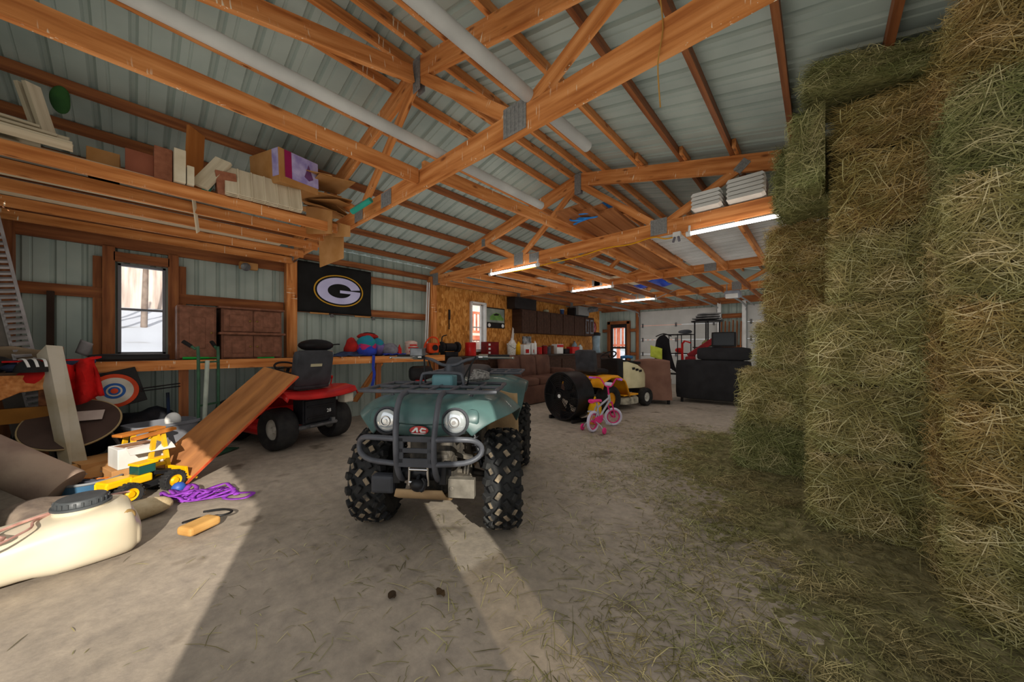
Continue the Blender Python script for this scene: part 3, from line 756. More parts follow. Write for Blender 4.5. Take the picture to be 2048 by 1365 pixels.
    b=MB(); b.skin([[V((x,y*w,z)) for x,y in ((.34-.04*k,-1),(.34-.04*k,1),(.2,1),(.2,-1))] for k,(z,w) in enumerate(((1.0,.085),(1.12,.08),(1.2,.06),(1.215,.045)))]); b.build('gauge_hood',mat('gauge_grey','#3b3c40','#46474c',.5,scale=8),root,bevel=.012)
    b=MB(); b.ell((.05,0,.93),(.28,.16,.1),20,10); b.build('fuel_tank',TEAL,root,smooth=60)
    # rear fenders
    b=MB(); rings=[]
    for x,z,q,w in ((-.16,.86,.62,.54),(-.24,.93,.78,.57),(-.38,.99,.9,.585),(-.6,1.0,.93,.59),(-.85,1.0,.9,.585),(-1.05,.97,.82,.56),(-1.12,.9,.7,.53)):
        rings.append([V((x,u*w,z+(q-z)*(0 if abs(u)<.5 else ((abs(u)-.5)/.5)**1.4))) for u in [i/8 for i in range(-8,9)]])
    b.skin(rings,False,wrap=False); b.build('rear_fender',TEAL,root,smooth=50,solid=.012,sub=1)
    b=MB(); b.box((-.95,0,.62),(.12,.3,.2)); b.cyl((-.3,-.22,.66),(-1.05,-.22,.70),.07,n=16); b.build('exhaust_muffler',MUD,root,smooth=40)
    for s in (-1,1):
        b=MB(); b.box((-1.13,s*.33,.86),(.03,.1,.05)); b.build('tail_light',RED,root,bevel=.006)
    b=MB(); b.cyl((-.64,-.4,R),(-.64,.4,R),.03); b.bar((-.2,0,.4),(-.64,0,R),.12,.1); b.build('rear_axle',MUD,root)
    return root
QB=quad_bike()
# things lying on the quad bike
def q2w(x,y,z): 
    return QB.matrix_basis@V((x,y,z))
bpy.context.view_layer.update()
b=MB()
for k in range(5): b.torus(q2w(.50,.27+.004*k,1.05+.014*k),(0.1*k-.2,.1,1),.075-.004*k,.009,28,6)
tag(b.build('rope_coil',mat('grey_rope','#5a5653','#8f8a84',.9,scale=60),smooth=60),'coiled dark rope lying on the front rack of the quad bike','rope')
# ------------------------------------------------------------------ machines and furniture on the floor
def text_mesh(txt,size,ext=.001):
    c=bpy.data.curves.new('t','FONT'); c.body=txt; c.size=size; c.extrude=ext; c.align_x='CENTER'; c.align_y='CENTER'
    o=bpy.data.objects.new('t',c); COL.objects.link(o); bpy.context.view_layer.update()
    me=bpy.data.meshes.new_from_object(o.evaluated_get(bpy.context.evaluated_depsgraph_get())); bpy.data.objects.remove(o)
    return me
def lettering(txt,size,m,parent,M,name='lettering'):
    me=text_mesh(txt,size); me.materials.clear(); me.materials.append(m)
    o=bpy.data.objects.new(name,me); COL.objects.link(o); o.parent=parent; o.matrix_local=M; return o
def basis(x,y,z,p): 
    M=Matrix((V(x),V(y),V(z))).transposed().to_4x4(); M.translation=V(p); return M
def soft(b,c,d,r=.06,n=6,puff=.0,mi=0,R=None):     # pillow-like rounded box
    c=V(c)
    for ax in range(3):
        for s in (-1,1):
            def fn(u,v):
                a,e=u*2-1,v*2-1
                q=V((s,a,e)) if ax==0 else V((a,s,e)) if ax==1 else V((a,e,s))
                h=V((q.x*d[0]/2,q.y*d[1]/2,q.z*d[2]/2)); k=V(tuple(max(-d[i]/2+r,min(d[i]/2-r,h[i])) for i in range(3)))
                o=h-k; h=k+(o.normalized()*r if o.length>1e-6 else o)
                if puff: h=k+(h-k)+V((h.x,h.y,h.z)).normalized()*puff*(1-abs(q.x)**3)*(1-abs(q.y)**3) if ax==2 else h
                return c+(R@h if R else h)
            b.grid(fn,n,n,mi)
    return b
DKG=mat('charcoal_vinyl','#3a3b3e','#2e2f32',.55,scale=8)
RIMW=mat('cream_rim','#c9c4b8','#a9a498',.5,scale=8)
# --- red riding mower
root=thing('riding_mower','red riding mower with charcoal high back seat, rear to camera behind the plywood sheet','riding mower',(-5.20,1.60,0),math.atan2(-.26,-.965),sc=1.06)
for s in (-1,1):
    wheel(root,'rear_wheel',(0,s*.36,.25),.25,.24,.12,0,0,s,RIMW); wheel(root,'front_wheel',(1.0,s*.34,.18),.18,.15,.09,0,0,s,RIMW)
b=MB(); rings=[]
for x,z,w in ((-.36,.60,.46),(-.3,.65,.48),(-.1,.67,.49),(.15,.66,.49),(.36,.58,.48),(.42,.45,.46)):
    rings.append([V((x,u*w,z+.05*abs(u)**3-(.05 if abs(u)>.97 else 0))) for u in (-1,-.96,-.8,-.5,-.2,0,.2,.5,.8,.96,1)])
b.skin(rings,False,wrap=False); b.build('fender_deck',RED,root,solid=.02,smooth=50)
b=MB(); soft(b,(.12,0,.74),(.44,.48,.11),.04); o=b.build('seat',DKG,root,smooth=60)
b=MB(); soft(b,(-.10,0,.96),(.13,.5,.46),.06,R=Ry(-.18)); o=b.build('backrest',DKG,root,smooth=60)
b=MB(); b.box((-.172,0,1.0),(.01,.15,.035),Ry(-.18)); b.build('label_plate',mat('tan_plate','#a39b7c',None,.5),o)
b=MB(); b.box((-.15,0,.44),(.2,.44,.3)); b.box((-.26,0,.44),(.02,.4,.27)); 
for z in (.36,.5): b.box((-.275,0,z),(.015,.36,.02))
b.build('rear_frame',BLACKM,root,bevel=.008)
lettering('28',.06,WHITE,root,basis((0,-1,0),(0,0,1),(-1,0,0),(-.275,-.1,.42)))
b=MB(); b.box((-.27,0,.27),(.1,.34,.025)); b.box((-.27,-.14,.3),(.08,.05,.05)); b.cyl((-.2,-.3,.25),(-.2,.3,.25),.03); b.build('hitch_plate',STEEL,root,bevel=.004)
b=MB(); b.box((-.22,-.38,.55),(.16,.14,.13)); b.build('discharge_cover',mat('cream_plastic','#c4bca9','#b0a795',.5),root,bevel=.02)
b=MB(); soft(b,(.82,0,.55),(.5,.5,.5),.1); b.build('hood',RED,root,smooth=60)
b=MB(); b.torus((.42,0,.95),(-.5,0,1),.16,.014,28,8); b.cyl((.42,0,.95),(.56,0,.65),.02); b.bar((.42,-.15,.95),(.42,.15,.95),.03,.015); b.build('steering_wheel',BLACK,root,smooth=50)
b=MB(); b.box((.45,0,.22),(.6,.95,.12)); b.build('mower_deck',RED,root,bevel=.04)
b=MB(); b.tube([(.2,-.44,.62),(.18,-.46,.78)],.009,6); b.ell((.18,-.46,.8),(.018,.018,.025)); b.build('gear_lever',RED,root,smooth=40)
# --- yellow garden tractor
CREAM=mat('cream_paint','#cfc39a','#bfb48c',.4,scale=5,coat=.2)
GOLD=mat('tractor_yellow','#e0981a','#cf8812',.4,scale=5,coat=.2)
root=thing('garden_tractor','yellow garden tractor with black seat and cream hood behind the pink bicycle','riding mower',(-3.52,6.42,0),math.atan2(.97,.2))
for s in (-1,1):
    wheel(root,'rear_wheel',(0,s*.4,.27),.27,.26,.13,0,0,s,GOLD); wheel(root,'front_wheel',(1.32,s*.38,.2),.2,.16,.1,0,0,s,RIMW)
b=MB()
for s in (-1,1):
    rings=[]
    for x,z in ((-.36,.52),(-.3,.66),(-.1,.73),(.14,.73),(.34,.64),(.42,.5),(.5,.32)):
        rings.append([V((x,s*q,z-(.03 if q in (.22,.56) else 0))) for q in (.22,.26,.4,.52,.56)])
    b.skin(rings,False,wrap=False)
b.box((0,0,.69),(.6,.5,.05)); b.build('fender',GOLD,root,solid=.025,smooth=50)
for s in (-1,1):
    b=MB(); b.box((.62,s*.38,.31),(.5,.26,.03)); b.build('foot_rest',GOLD,root,bevel=.008)
b=MB(); soft(b,(.02,0,.80),(.44,.5,.12),.05); b.build('seat',BLACK,root,smooth=60)
b=MB(); soft(b,(-.2,0,1.02),(.14,.52,.46),.06,R=Ry(-.12)); b.build('backrest',DKG,root,smooth=60)
b=MB(); rings=[]
for x,z0,z1,w in ((.72,.40,1.0,.25),(.95,.40,1.0,.27),(1.3,.38,.93,.26),(1.55,.38,.82,.23),(1.64,.42,.7,.18)):
    rings.append([V((x,y*w,z)) for y,z in ((-1,z0),(-1,z0+(z1-z0)*.7),(-.8,z1-.03),(-.4,z1),(.4,z1),(.8,z1-.03),(1,z0+(z1-z0)*.7),(1,z0))])
b.skin(rings); hd=b.build('hood',CREAM,root,smooth=35,bevel=.01)
for s in (-1,1):
    for i in range(3): b=MB(); b.box((1.05+.13*i,s*.272,.83-.03*i),(.09,.012,.05)); b.build('hood_vent',BLACK,hd)
b=MB(); b.box((1.1,0,.975),(.75,.34,.05),Ry(.1)); b.build('hood_stripe',BLACK,hd,bevel=.01)
b=MB(); b.box((.64,0,.75),(.18,.5,.62)); b.build('dash_tower',BLACK,root,bevel=.04)
b=MB(); b.torus((.52,0,1.12),(-.6,0,1),.17,.015,28,8); b.cyl((.52,0,1.12),(.66,0,.95),.02); b.bar((.52,-.16,1.12),(.52,.16,1.12),.03,.015); b.build('steering_wheel',BLACK,root,smooth=50)
b=MB(); rings=[]
for z,k in ((.12,1),(.22,1),(.26,.93)): rings.append([V((.68+.36*k*math.copysign(abs(math.cos(a))**.6,math.cos(a)),.52*k*math.copysign(abs(math.sin(a))**.6,math.sin(a)),z)) for a in [2*PI*i/28 for i in range(28)]])
b.skin(rings); b.build('mower_deck',mat('scuffed_white','#b8b09a','#6e675a',.6,scale=8),root,smooth=40)
b=MB(); b.bar((-.2,0,.42),(1.45,0,.36),.3,.16); b.build('chassis',BLACKM,root)
# things on the tractor hood
b=MB(); b.tube([(-3.31,7.35,1.07),(-3.24,7.5,1.085),(-3.19,7.65,1.07)],.035,10,sm=3); tag(b.build('drink_bottle',mat('blue_plastic','#3c6c90','#2c587c',.4)),'blue bottle lying on the yellow tractor hood','bottle')
# --- barrel fan
ax=V((-.2,-.98,0)).normalized(); root=thing('drum_fan','large black drum fan standing on the concrete beside the yellow tractor','fan',(-3.35,5.24,0),math.atan2(ax.y,ax.x))
b=MB(); b.lathe([(.40,-.2),(.415,-.21),(.425,-.2),(.425,.2),(.415,.21),(.40,.2)],(0,0,.44),(1,0,0),48,closed=True); b.build('drum',BLACKM,root,smooth=40)
for nm,x in (('front_grille',.2),('rear_grille',-.2)):
    b=MB()
    for i in range(1,12): b.torus((x+.02*(1-(i/12)**2)*(1 if x>0 else -1),0,.44),(1,0,0),.035*i,.0035,40,4)
    for i in range(8): a=PI*i/4; b.tube([(x+.02*(1 if x>0 else -1),0,.44),(x,math.cos(a)*.41,.44+math.sin(a)*.41)],.005,5)
    b.build(nm,BLACK,root,smooth=60)
b=MB()
for i in range(4):
    a=PI/2*i; b.grid(lambda u,v:V((.05*(v-.5)*2*(1-.3*u),math.cos(a+(v-.5)*.9*(1-.3*u))*(.06+.3*u),.44+math.sin(a+(v-.5)*.9*(1-.3*u))*(.06+.3*u))),6,6)
b.cyl((-.12,0,.44),(.05,0,.44),.09,n=20); b.build('fan_blade',BLACK,root,solid=.006,smooth=60)
b=MB(); b.cyl((.215,0,.44),(.232,0,.44),.075,n=24); h=b.build('hub_cap',BLACK,root,smooth=40)
b=MB(); b.cyl((.232,0,.44),(.236,0,.44),.034,n=20); b.build('hub_emblem',WHITE,h)
b=MB(); b.bar((-.2,-.28,.03),(.2,-.28,.03),.04,.06); b.bar((-.2,.28,.03),(.2,.28,.03),.04,.06); b.bar((0,-.28,.05),(0,.28,.05),.06,.05); b.box((0,0,.1),(.1,.3,.1)); b.build('stand',BLACKM,root)
# --- yellow jug behind the bicycle
root=thing('fuel_can','yellow plastic fuel can between the drum fan and the pink bicycle','fuel can',(-2.86,5.3,0),.4)
b=MB(); rings=[]
for z,k in ((0,.9),(.02,1),(.26,1),(.33,.8),(.37,.4),(.38,.25)): rings.append([V((.11*k*math.copysign(abs(math.cos(a))**.5,math.cos(a)),.15*k*math.copysign(abs(math.sin(a))**.5,math.sin(a)),z)) for a in [2*PI*i/24 for i in range(24)]])
b.skin(rings); b.build('can_body',YEL,root,smooth=50)
b=MB(); b.tube([(0,-.09,.35),(0,-.06,.43),(0,.06,.43),(0,.1,.34)],.014,8,sm=3); b.build('can_handle',YEL,root,smooth=50)
b=MB(); b.cyl((0,-.02,.37),(0,-.02,.42),.03,n=16); b.build('cap',BLACK,root)
# --- child's bicycle
PINK=mat('hot_pink','#e0357f','#d02a72',.4,scale=6); LIL=mat('white_tyre','#cfc8d6','#bdb6c6',.7,scale=10); SILV=mat('silver_frame','#c3c6cc','#aeb2b8',.35,.3)
root=thing('child_bicycle','pink and white child bicycle with training wheels in front of the tractor','bicycle',(-2.55,4.98,0),1.52)
def bwheel(x,y,R,rot,nm):
    b=MB(); b.torus((0,0,0),(0,1,0),R-.022,.022,32,10); o=b.build(nm,LIL,root,smooth=60); o.location=(x,y,R); o.rotation_euler=(0,0,rot)
    b=MB(); b.torus((0,0,0),(0,1,0),R-.05,.009,32,8,rw=.014); b.cyl((0,-.03,0),(0,.03,0),.016)
    for i in range(14): a=2*PI*i/14; b.cyl((0,.012*(-1)**i,0),(math.cos(a)*(R-.05),0,math.sin(a)*(R-.05)),.0018,n=4)
    b.build('rim',PINK,o,smooth=50); return o
bwheel(-.28,0,.165,0,'rear_wheel'); bwheel(.34,0,.15,-.75,'front_wheel')
b=MB()
for a_,c_,r in (((-.28,.035,.165),(-.1,.03,.2),.011),((-.28,-.035,.165),(-.1,-.03,.2),.011),((-.1,0,.2),(-.18,0,.44),.014),((-.1,0,.2),(.22,0,.43),.016),((-.16,0,.36),(.21,0,.48),.016),((-.28,.035,.165),(-.17,.02,.38),.009),((-.28,-.035,.165),(-.17,-.02,.38),.009),((.225,0,.40),(.195,0,.53),.02)): b.cyl(a_,c_,r,n=10)
b.build('frame',SILV,root,smooth=50)
b=MB(); 
for s in (-1,1): b.tube([(.23,s*.035,.40),(.25,s*.04,.33),(.34-.0*s,s*.035,.15)],.012,8,sm=2)
b.cyl((.23,-.04,.4),(.23,.04,.4),.016); b.build('fork',PINK,root,smooth=50)
b=MB(); b.tube([(.195,0,.52),(.17,0,.62),(.16,.0,.66)],.013,8); b.tube([(.09,.24,.80),(.16,.14,.79),(.18,.05,.67),(.18,-.05,.67),(.16,-.14,.79),(.09,-.24,.80)],.011,8,sm=3); hb=b.build('handlebar',PINK,root,smooth=50)
for s in (-1,1):
    b=MB(); b.cyl((.13,s*.2,.796),(.06,s*.29,.80),.017,n=10); b.build('grip',mat('lilac_grip','#b06ad0',None,.5),hb,smooth=40)
b=MB(); soft(b,(.19,0,.70),(.05,.14,.06),.02); b.build('handlebar_pad',LIL,hb,smooth=50)
b=MB(); rings=[]
for x,w,z in ((-.34,.05,.47),(-.3,.075,.485),(-.2,.07,.475),(-.1,.03,.465),(-.05,.015,.455)): rings.append([V((x,w*math.cos(a),z+.022*math.sin(a))) for a in [2*PI*i/14 for i in range(14)]])
b.skin(rings); b.build('saddle',PINK,root,smooth=60)
b=MB(); b.prism([(-.22,-.06),(-.2,.03),(.02,.05),(.05,-.02),(-.02,-.07)],(-.1,-.045,.2),Matrix(((1,0,0),(0,0,1),(0,1,0))),.01); b.build('chain_guard',PINK,root,bevel=.004)
b=MB(); b.bar((-.1,-.07,.2),(-.02,-.08,.11),.012,.02); b.box((-.02,-.12,.11),(.07,.07,.02)); b.bar((-.1,.06,.2),(-.18,.07,.29),.012,.02); b.box((-.18,.11,.29),(.07,.07,.02)); b.build('pedal_crank',SILV,root)
for s in (-1,1):
    b=MB(); b.torus((0,0,0),(0,1,0),.038,.014,20,8); b.cyl((0,-.012,0),(0,.012,0),.035,n=16); o=b.build('training_wheel',PINK,root,smooth=50); o.location=(-.28,s*.19,.053)
    b=MB(); b.tube([(-.28,s*.04,.17),(-.28,s*.13,.12),(-.28,s*.175,.055)],.009,6); b.build('training_bracket',SILV,root,smooth=40)
# --- upholstery
LEATH=mat('brown_upholstery','#4c332b','#604337',.6,scale=4,bump=.15)
LEATL=mat('dusty_brown_cloth','#6c4c40','#7e5c4d',.7,scale=3,bump=.2)
root=thing('brown_sofa','dark brown sofa along the chipboard wall, below the upper cabinets','sofa',(-5.22,6.65,0))
b=MB(); soft(b,(0,0,.22),(.85,2.3,.43),.05); b.build('base',LEATH,root,smooth=60)
for k in (-1,0,1):
    b=MB(); soft(b,(.06,k*.62,.5),(.7,.6,.2),.07); b.build('seat_cushion',LEATH,root,smooth=60)
    b=MB(); soft(b,(-.3,k*.62,.82),(.26,.62,.58),.1,R=Ry(-.12)); b.build('back_cushion',LEATH,root,smooth=60)
for s in (-1,1):
    b=MB(); soft(b,(.02,s*1.08,.44),(.86,.26,.62),.1); b.build('armrest',LEATH,root,smooth=60)
root=thing('recliner','brown upholstered recliner seen from behind, right of the yellow tractor','armchair',(-2.98,8.3,0),.34)
b=MB()
def backfn(u,v):
    a=u*2-1; return V((a*(.44-.05*v),-.40+.05*math.sin(v*3)+.09*abs(a)**4+.012*math.sin(u*23)*(1-v),.1+.9*v-.05*a*a*v))
b.grid(backfn,18,10); b.grid(lambda u,v: backfn(u,v)+V((0,.2-.05*v,0)),18,10)
b.grid(lambda u,v: backfn(u,1).lerp(backfn(u,1)+V((0,.15,0)),v)+V((0,0,.04*math.sin(v*PI))),18,4)
for q in (0,1): b.grid(lambda u,v: backfn(q,u).lerp(backfn(q,u)+V((0,.2-.05*u,0)),v),10,2)
b.build('backrest',LEATL,root,smooth=70)
b=MB(); soft(b,(0,.1,.3),(.62,.7,.4),.08); b.build('seat_cushion',LEATL,root,smooth=60)
for s in (-1,1):
    b=MB(); soft(b,(s*.33,.16,.36),(.2,.62,.56),.09); b.build('armrest',LEATL,root,smooth=60)
for s in (-1,1):
    b=MB(); b.cyl((s*.36,-.28,0),(s*.36,-.28,.12),.03,.035); b.build('leg',BLACK,root)
BLKC=mat('black_fabric','#202022','#29292b',.8,scale=5,bump=.1)
root=thing('black_sofa','black fabric sofa seen from behind, next to the hay bales','sofa',(-1.82,8.85,0),.1)
b=MB(); soft(b,(0,.05,.55),(1.5,.28,.92),.07); b.build('back_panel',BLKC,root,smooth=60)
b=MB(); soft(b,(.22,.06,1.15),(1.05,.26,.3),.08); b.build('headrest',BLKC,root,smooth=60)
b=MB(); soft(b,(0,.5,.34),(1.2,.75,.34),.06); b.build('seat_cushion',BLKC,root,smooth=60)
for s in (-1,1):
    b=MB(); soft(b,(s*.68,.5,.4),(.2,.8,.55),.06); b.build('armrest',BLKC,root,smooth=60)
for s in (-1,1):
    for y in (.0,.8):
        b=MB(); b.cyl((s*.62,y,0),(s*.62,y,.1),.03); b.build('leg',BLACK,root)
# --- things by the garage doors
root=thing('storage_rack','black wire storage rack in front of the garage door','rack',(-3.29,11.6,0))
b=MB()
for x in (-.38,0,.38):
    for y in (-.2,.2): b.cyl((x,y,0),(x,y,1.72),.014)
b.build('post',BLACKM,root)
for z in (.45,1.1,1.7):
    b=MB(); b.bar((-.4,-.2,z),(.4,-.2,z),.02,.03); b.bar((-.4,.2,z),(.4,.2,z),.02,.03)
    for i in range(9): b.bar((-.4+.1*i,-.2,z),(-.4+.1*i,.2,z),.008,.008)
    b.build('shelf',BLACKM,root)
def blob(name,m,c,r,lab,cat,seed=0,amp=.3,fr=6,group=None,z0=None):
    b=MB(); 
    b.ell(c,r,24,14)
    c=V(c)
    for i,p in enumerate(b.v):
        p=V(p); d=p-c; k=1+amp*noise.noise(V((p.x*fr+seed,p.y*fr,p.z*fr))); q=c+d*k
        if z0 is not None: q.z=max(q.z,z0)
        b.v[i]=tuple(q)
    o=b.build(name,m,smooth=70); tag(o,lab,cat,group); return o
blob('plush_toy',RED,(-3.29,11.55,1.2),(.12,.1,.09),'small red bundle on the middle shelf of the wire rack','bundle',3,z0=1.118)
blob('tool_bag',mat('grey_tool','#55565a','#3a3b3f',.6),(-3.1,11.55,1.78),(.2,.12,.07),'grey tool lying on top of the wire rack','tool',5,z0=1.72)
# jacket on a stand
root=thing('coat_stand','black coat stand with a draped black and yellow jacket beside the rack','stand',(-3.42,10.5,0))
b=MB(); b.cyl((0,0,.03),(0,0,1.68),.02); b.tube([(-.22,0,1.62),(0,0,1.7),(.22,0,1.62)],.016,8,sm=3); b.bar((-.22,0,.015),(.22,0,.015),.05,.03); b.bar((0,-.22,.015),(0,.22,.015),.05,.03); b.build('pole',BLACKM,root)
o=MB(); o.grid(lambda u,v: V(((u-.5)*(.36+.25*v)+.08*v*v,-.06-.05*math.sin(u*9)*v-.03*math.sin(v*5),1.66-.95*v-.15*(abs(u-.5)*2)**2)),14,14,0)
o.grid(lambda u,v: V(((u-.5)*.34-.16,-.13-.02*math.sin(u*8),1.36-.34*v-.1*u)),8,6,1)
jk=o.build('jacket',[mat('black_cloth','#131316','#1b1b1f',.85,scale=6),mat('hi_vis_yellow','#b8c04a','#98a038',.7)],solid=.02,smooth=70); jk.location=(-3.42,10.5,0); tag(jk,'black jacket with yellow green panels hanging on the coat stand','jacket')
# patio stand with folded things, red machine, boards
root=thing('patio_table','dark round topped patio stand with slim posts near the garage door','table',(-2.45,11.3,0))
b=MB(); b.lathe([(.001,2.04),(.4,2.04),(.42,2.06),(.42,2.08),(.001,2.1)],n=32); b.build('table_top',BLACKM,root,smooth=40)
for a in (0.3,1.87,3.44,5.0):
    b=MB(); b.cyl((.32*math.cos(a),.32*math.sin(a),0),(.32*math.cos(a),.32*math.sin(a),2.05),.02); b.build('leg',BLACKM,root)
b=MB(); b.lathe([(.001,1.28),(.38,1.28),(.38,1.31),(.001,1.31)],n=32); b.build('shelf',BLACKM,root,smooth=40)
for k in range(3):
    b=MB(); soft(b,(-2.45+.02*k,11.3,2.14+.065*k),(.7-.08*k,.5,.05),.02,R=Rz(.2*k)); tag(b.build('folded_sheet',mat('grey_sheet','#8d8b88','#5c5b5a',.8,scale=5)),'grey folded sheet on the round patio stand, %s in the pile'%('lowest','middle','top')[k],'sheet','folded sheets on the patio stand')
blob('cushion',mat('olive_cushion','#8c8a58','#6d6c42',.8),(-2.35,11.2,1.42),(.2,.18,.1),'olive green cushion on the lower shelf of the patio stand','cushion',2,z0=1.312)
root=thing('garden_tiller','red machine with sloping arm between the wire rack and patio stand','garden machine',(-2.42,10.25,0),.2)
DR=mat('dusty_red','#8c2428','#6e1c20',.5,scale=7)
b=MB(); b.box((-.2,0,.55),(.4,.4,.7)); b.box((-.2,0,.95),(.25,.3,.2)); b.build('body',DR,root,bevel=.04)
b=MB(); b.bar((-.25,0,1.05),(.42,.1,1.55),.12,.14); b.build('arm',DR,root,bevel=.02)
b=MB()
for y in (-.15,.15): b.tube([(-.36,y,.5),(-.4,y,1.4),(-.2,y,1.42)],.018,8,sm=3)
b.build('handle',RED,root,smooth=40)
for s in (-1,1):
    b=MB(); b.cyl((-.2,s*.22,.2),(-.2,s*.32,.2),.2,n=24); b.build('wheel',RUBBER,root,bevel=.02)
for k in range(6):
    x=-2.33+.105*k; z=2.15-.02*(k%3)
    o=beam('red_brown_board',(x,YB-.38-.02*(k%2),.03),(x+.015,YB-.15,z),.085,.025,WOODR,up=(1,0,0)); tag(o,'red brown board leaning between the garage doors, %s from the left'%ORD[k],'board','red brown boards between the garage doors')
root=thing('television','black box television resting on top of the black sofa headrest','television',(-1.6,8.93,1.305),.1)
b=MB(); soft(b,(0,.05,.17),(.48,.22,.34),.02); b.build('case',BLACK,root,smooth=60)
b=MB(); b.box((0,-.064,.18),(.4,.006,.27)); b.build('screen',mat('dark_screen','#0b0b0d',None,.2),root)
# ------------------------------------------------------------------ bench along the left wall and what is on it
ZT=1.14
root=thing('wall_bench','long timber bench fixed along the left metal wall, orange front board','bench',(0,0,0))
beam('front_board',(-5.86,-.5,1.08),(-5.86,4.38,1.08),.04,.12,WOOD,root)
beam('bench_top',(-6.15,-.9,1.125),(-6.15,4.38,1.125),.56,.025,mat('dark_bench_top','#5a4432','#3f3024',.8,scale=4),root)
for y in (.42,2.95,4.2): beam('support',(-5.9,y,0),(-5.9,y,1.02),.04,.09,WOODR,root,up=(0,1,0))
beam('brace',(-6.4,2.75,.3),(-5.9,3.0,1.02),.04,.09,WOOD,root,up=(0,1,0))
CAB=wood('walnut_cabinet','#64402f','#845743','#744b39',.5,2.5)
BRASS=mat('aged_brass','#a98c52',None,.35,.8)
def cabinet(lab,y0,y1,z0,z1,xb,dep,rows,cols,m=CAB,loc=None,name='cabinet',knob=True,glass=False,cat='cabinet',group=None,plain=False):
    t=thing(name,lab,cat,(xb,(y0+y1)/2,z0),group=group); W=y1-y0; HH=z1-z0
    b=MB(); b.box((dep/2,0,HH/2),(dep,W,HH)); b.build('carcass',m,t,bevel=.005)
    for r in range(rows):
        for c in range(cols):
            w=(W-.03)/cols-.008; h=(HH-.03)/rows-.01; yc=-W/2+.015+(W-.03)/cols*(c+.5); zc=.015+(HH-.03)/rows*(r+.5)
            b=MB(); b.box((dep+.009,yc,zc),(.018,w,h)); 
            if plain:
                for g in range(1,3): b.box((dep+.0185,yc-w/2+w*g/3,zc),(.002,.006,h*.98))
            d=b.build('door',m,t,bevel=.003)
            if not plain:
                b=MB(); b.box((dep+.02,yc,zc),(.012,w*.45,h*.62)); b.build('raised_panel',m,d,bevel=.006)
            if glass:
                b=MB(); b.box((dep+.02,yc,zc),(.004,w*.7,h*.8)); b.build('glass_pane',mat('cabinet_glass','#45474c','#70737a',.15,scale=9),d)
            if knob:
                s=1 if (cols==1 or c==0) else -1
                b=MB(); b.cyl((dep+.018,yc+s*(w/2-.035),zc),(dep+.04,yc+s*(w/2-.035),zc),.006,n=8); b.ell((dep+.042,yc+s*(w/2-.035),zc),(.008,.014,.014)); b.build('knob',BRASS,d,smooth=50)
    return t
cabinet('narrow single door walnut cabinet on the wall bench, right of the window',.37,.75,ZT,1.84,-6.44,.40,1,1)
t=cabinet('wide walnut hutch with four doors on the wall bench, left of the post',.80,1.50,ZT,1.48,-6.44,.42,1,2)
b=MB(); b.box((.24,0,.35),(.5,.76,.03)); b.build('middle_shelf',CAB,t,bevel=.006)
b=MB(); b.box((.2,0,.53),(.4,.70,.33)); b.build('upper_carcass',CAB,t,bevel=.005)
b=MB(); b.box((.22,0,.705),(.46,.76,.025)); b.build('crown',CAB,t,bevel=.006)
for s in (-1,1):
    b=MB(); b.box((.41,s*.17,.53),(.018,.32,.3)); d=b.build('door',CAB,t,bevel=.003)
    b=MB(); b.box((.42,s*.19,.53),(.012,.15,.17)); b.build('raised_panel',CAB,d,bevel=.006)
    b=MB(); b.cyl((.42,s*.04,.53),(.44,s*.04,.53),.006,n=8); b.ell((.442,s*.04,.53),(.008,.015,.015)); b.build('knob',BRASS,d,smooth=50)
GRN=mat('bright_green','#1f9a3e','#178534',.5)
p,q=WX(365,708,-5.95),WX(418,708,-5.95); b=MB(); b.cyl((-5.95,p.y,ZT+.02),(-5.95,q.y,ZT+.02),.018,.014); b.cyl((-5.95,q.y,ZT+.02),(-5.95,q.y+.08,ZT+.02),.008); tag(b.build('green_tool_handle',GRN,smooth=40),'bright green handled tool lying on the bench below the narrow cabinet','tool')
b=MB(); b.bar((-5.93,1.18,ZT+.01),(-5.93,1.38,ZT+.01),.03,.018); tag(b.build('green_level',GRN,bevel=.003),'small green tool on the bench below the four door hutch','tool')
b=MB(); soft(b,(-5.95,-.02,ZT+.045),(.2,.62,.08),.03); tag(b.build('black_case',BLACK,smooth=60),'long black case on the bench under the near window','case')
# portable grill
root=thing('portable_grill','black portable grill with chrome feet on the bench above the red mower seat','grill',(-6.05,1.98,ZT))
b=MB(); b.ell((0,0,.19),(.17,.26,.1),24,10); b.build('grill_body',BLACK,root,smooth=60)
b=MB(); b.box((0,0,.06),(.28,.34,.06)); b.tube([(.15,-.2,.005),(.15,-.2,.1),(.15,.2,.1),(.15,.2,.005)],.01,6); b.tube([(-.15,-.2,.005),(-.15,-.2,.1),(-.15,.2,.1),(-.15,.2,.005)],.01,6); b.build('grill_stand',CHROME,root)
b=MB(); b.tube([(.0,.24,.2),(.0,.33,.21),(.02,.36,.21)],.012,6); b.build('grill_handle',BLACK,root)
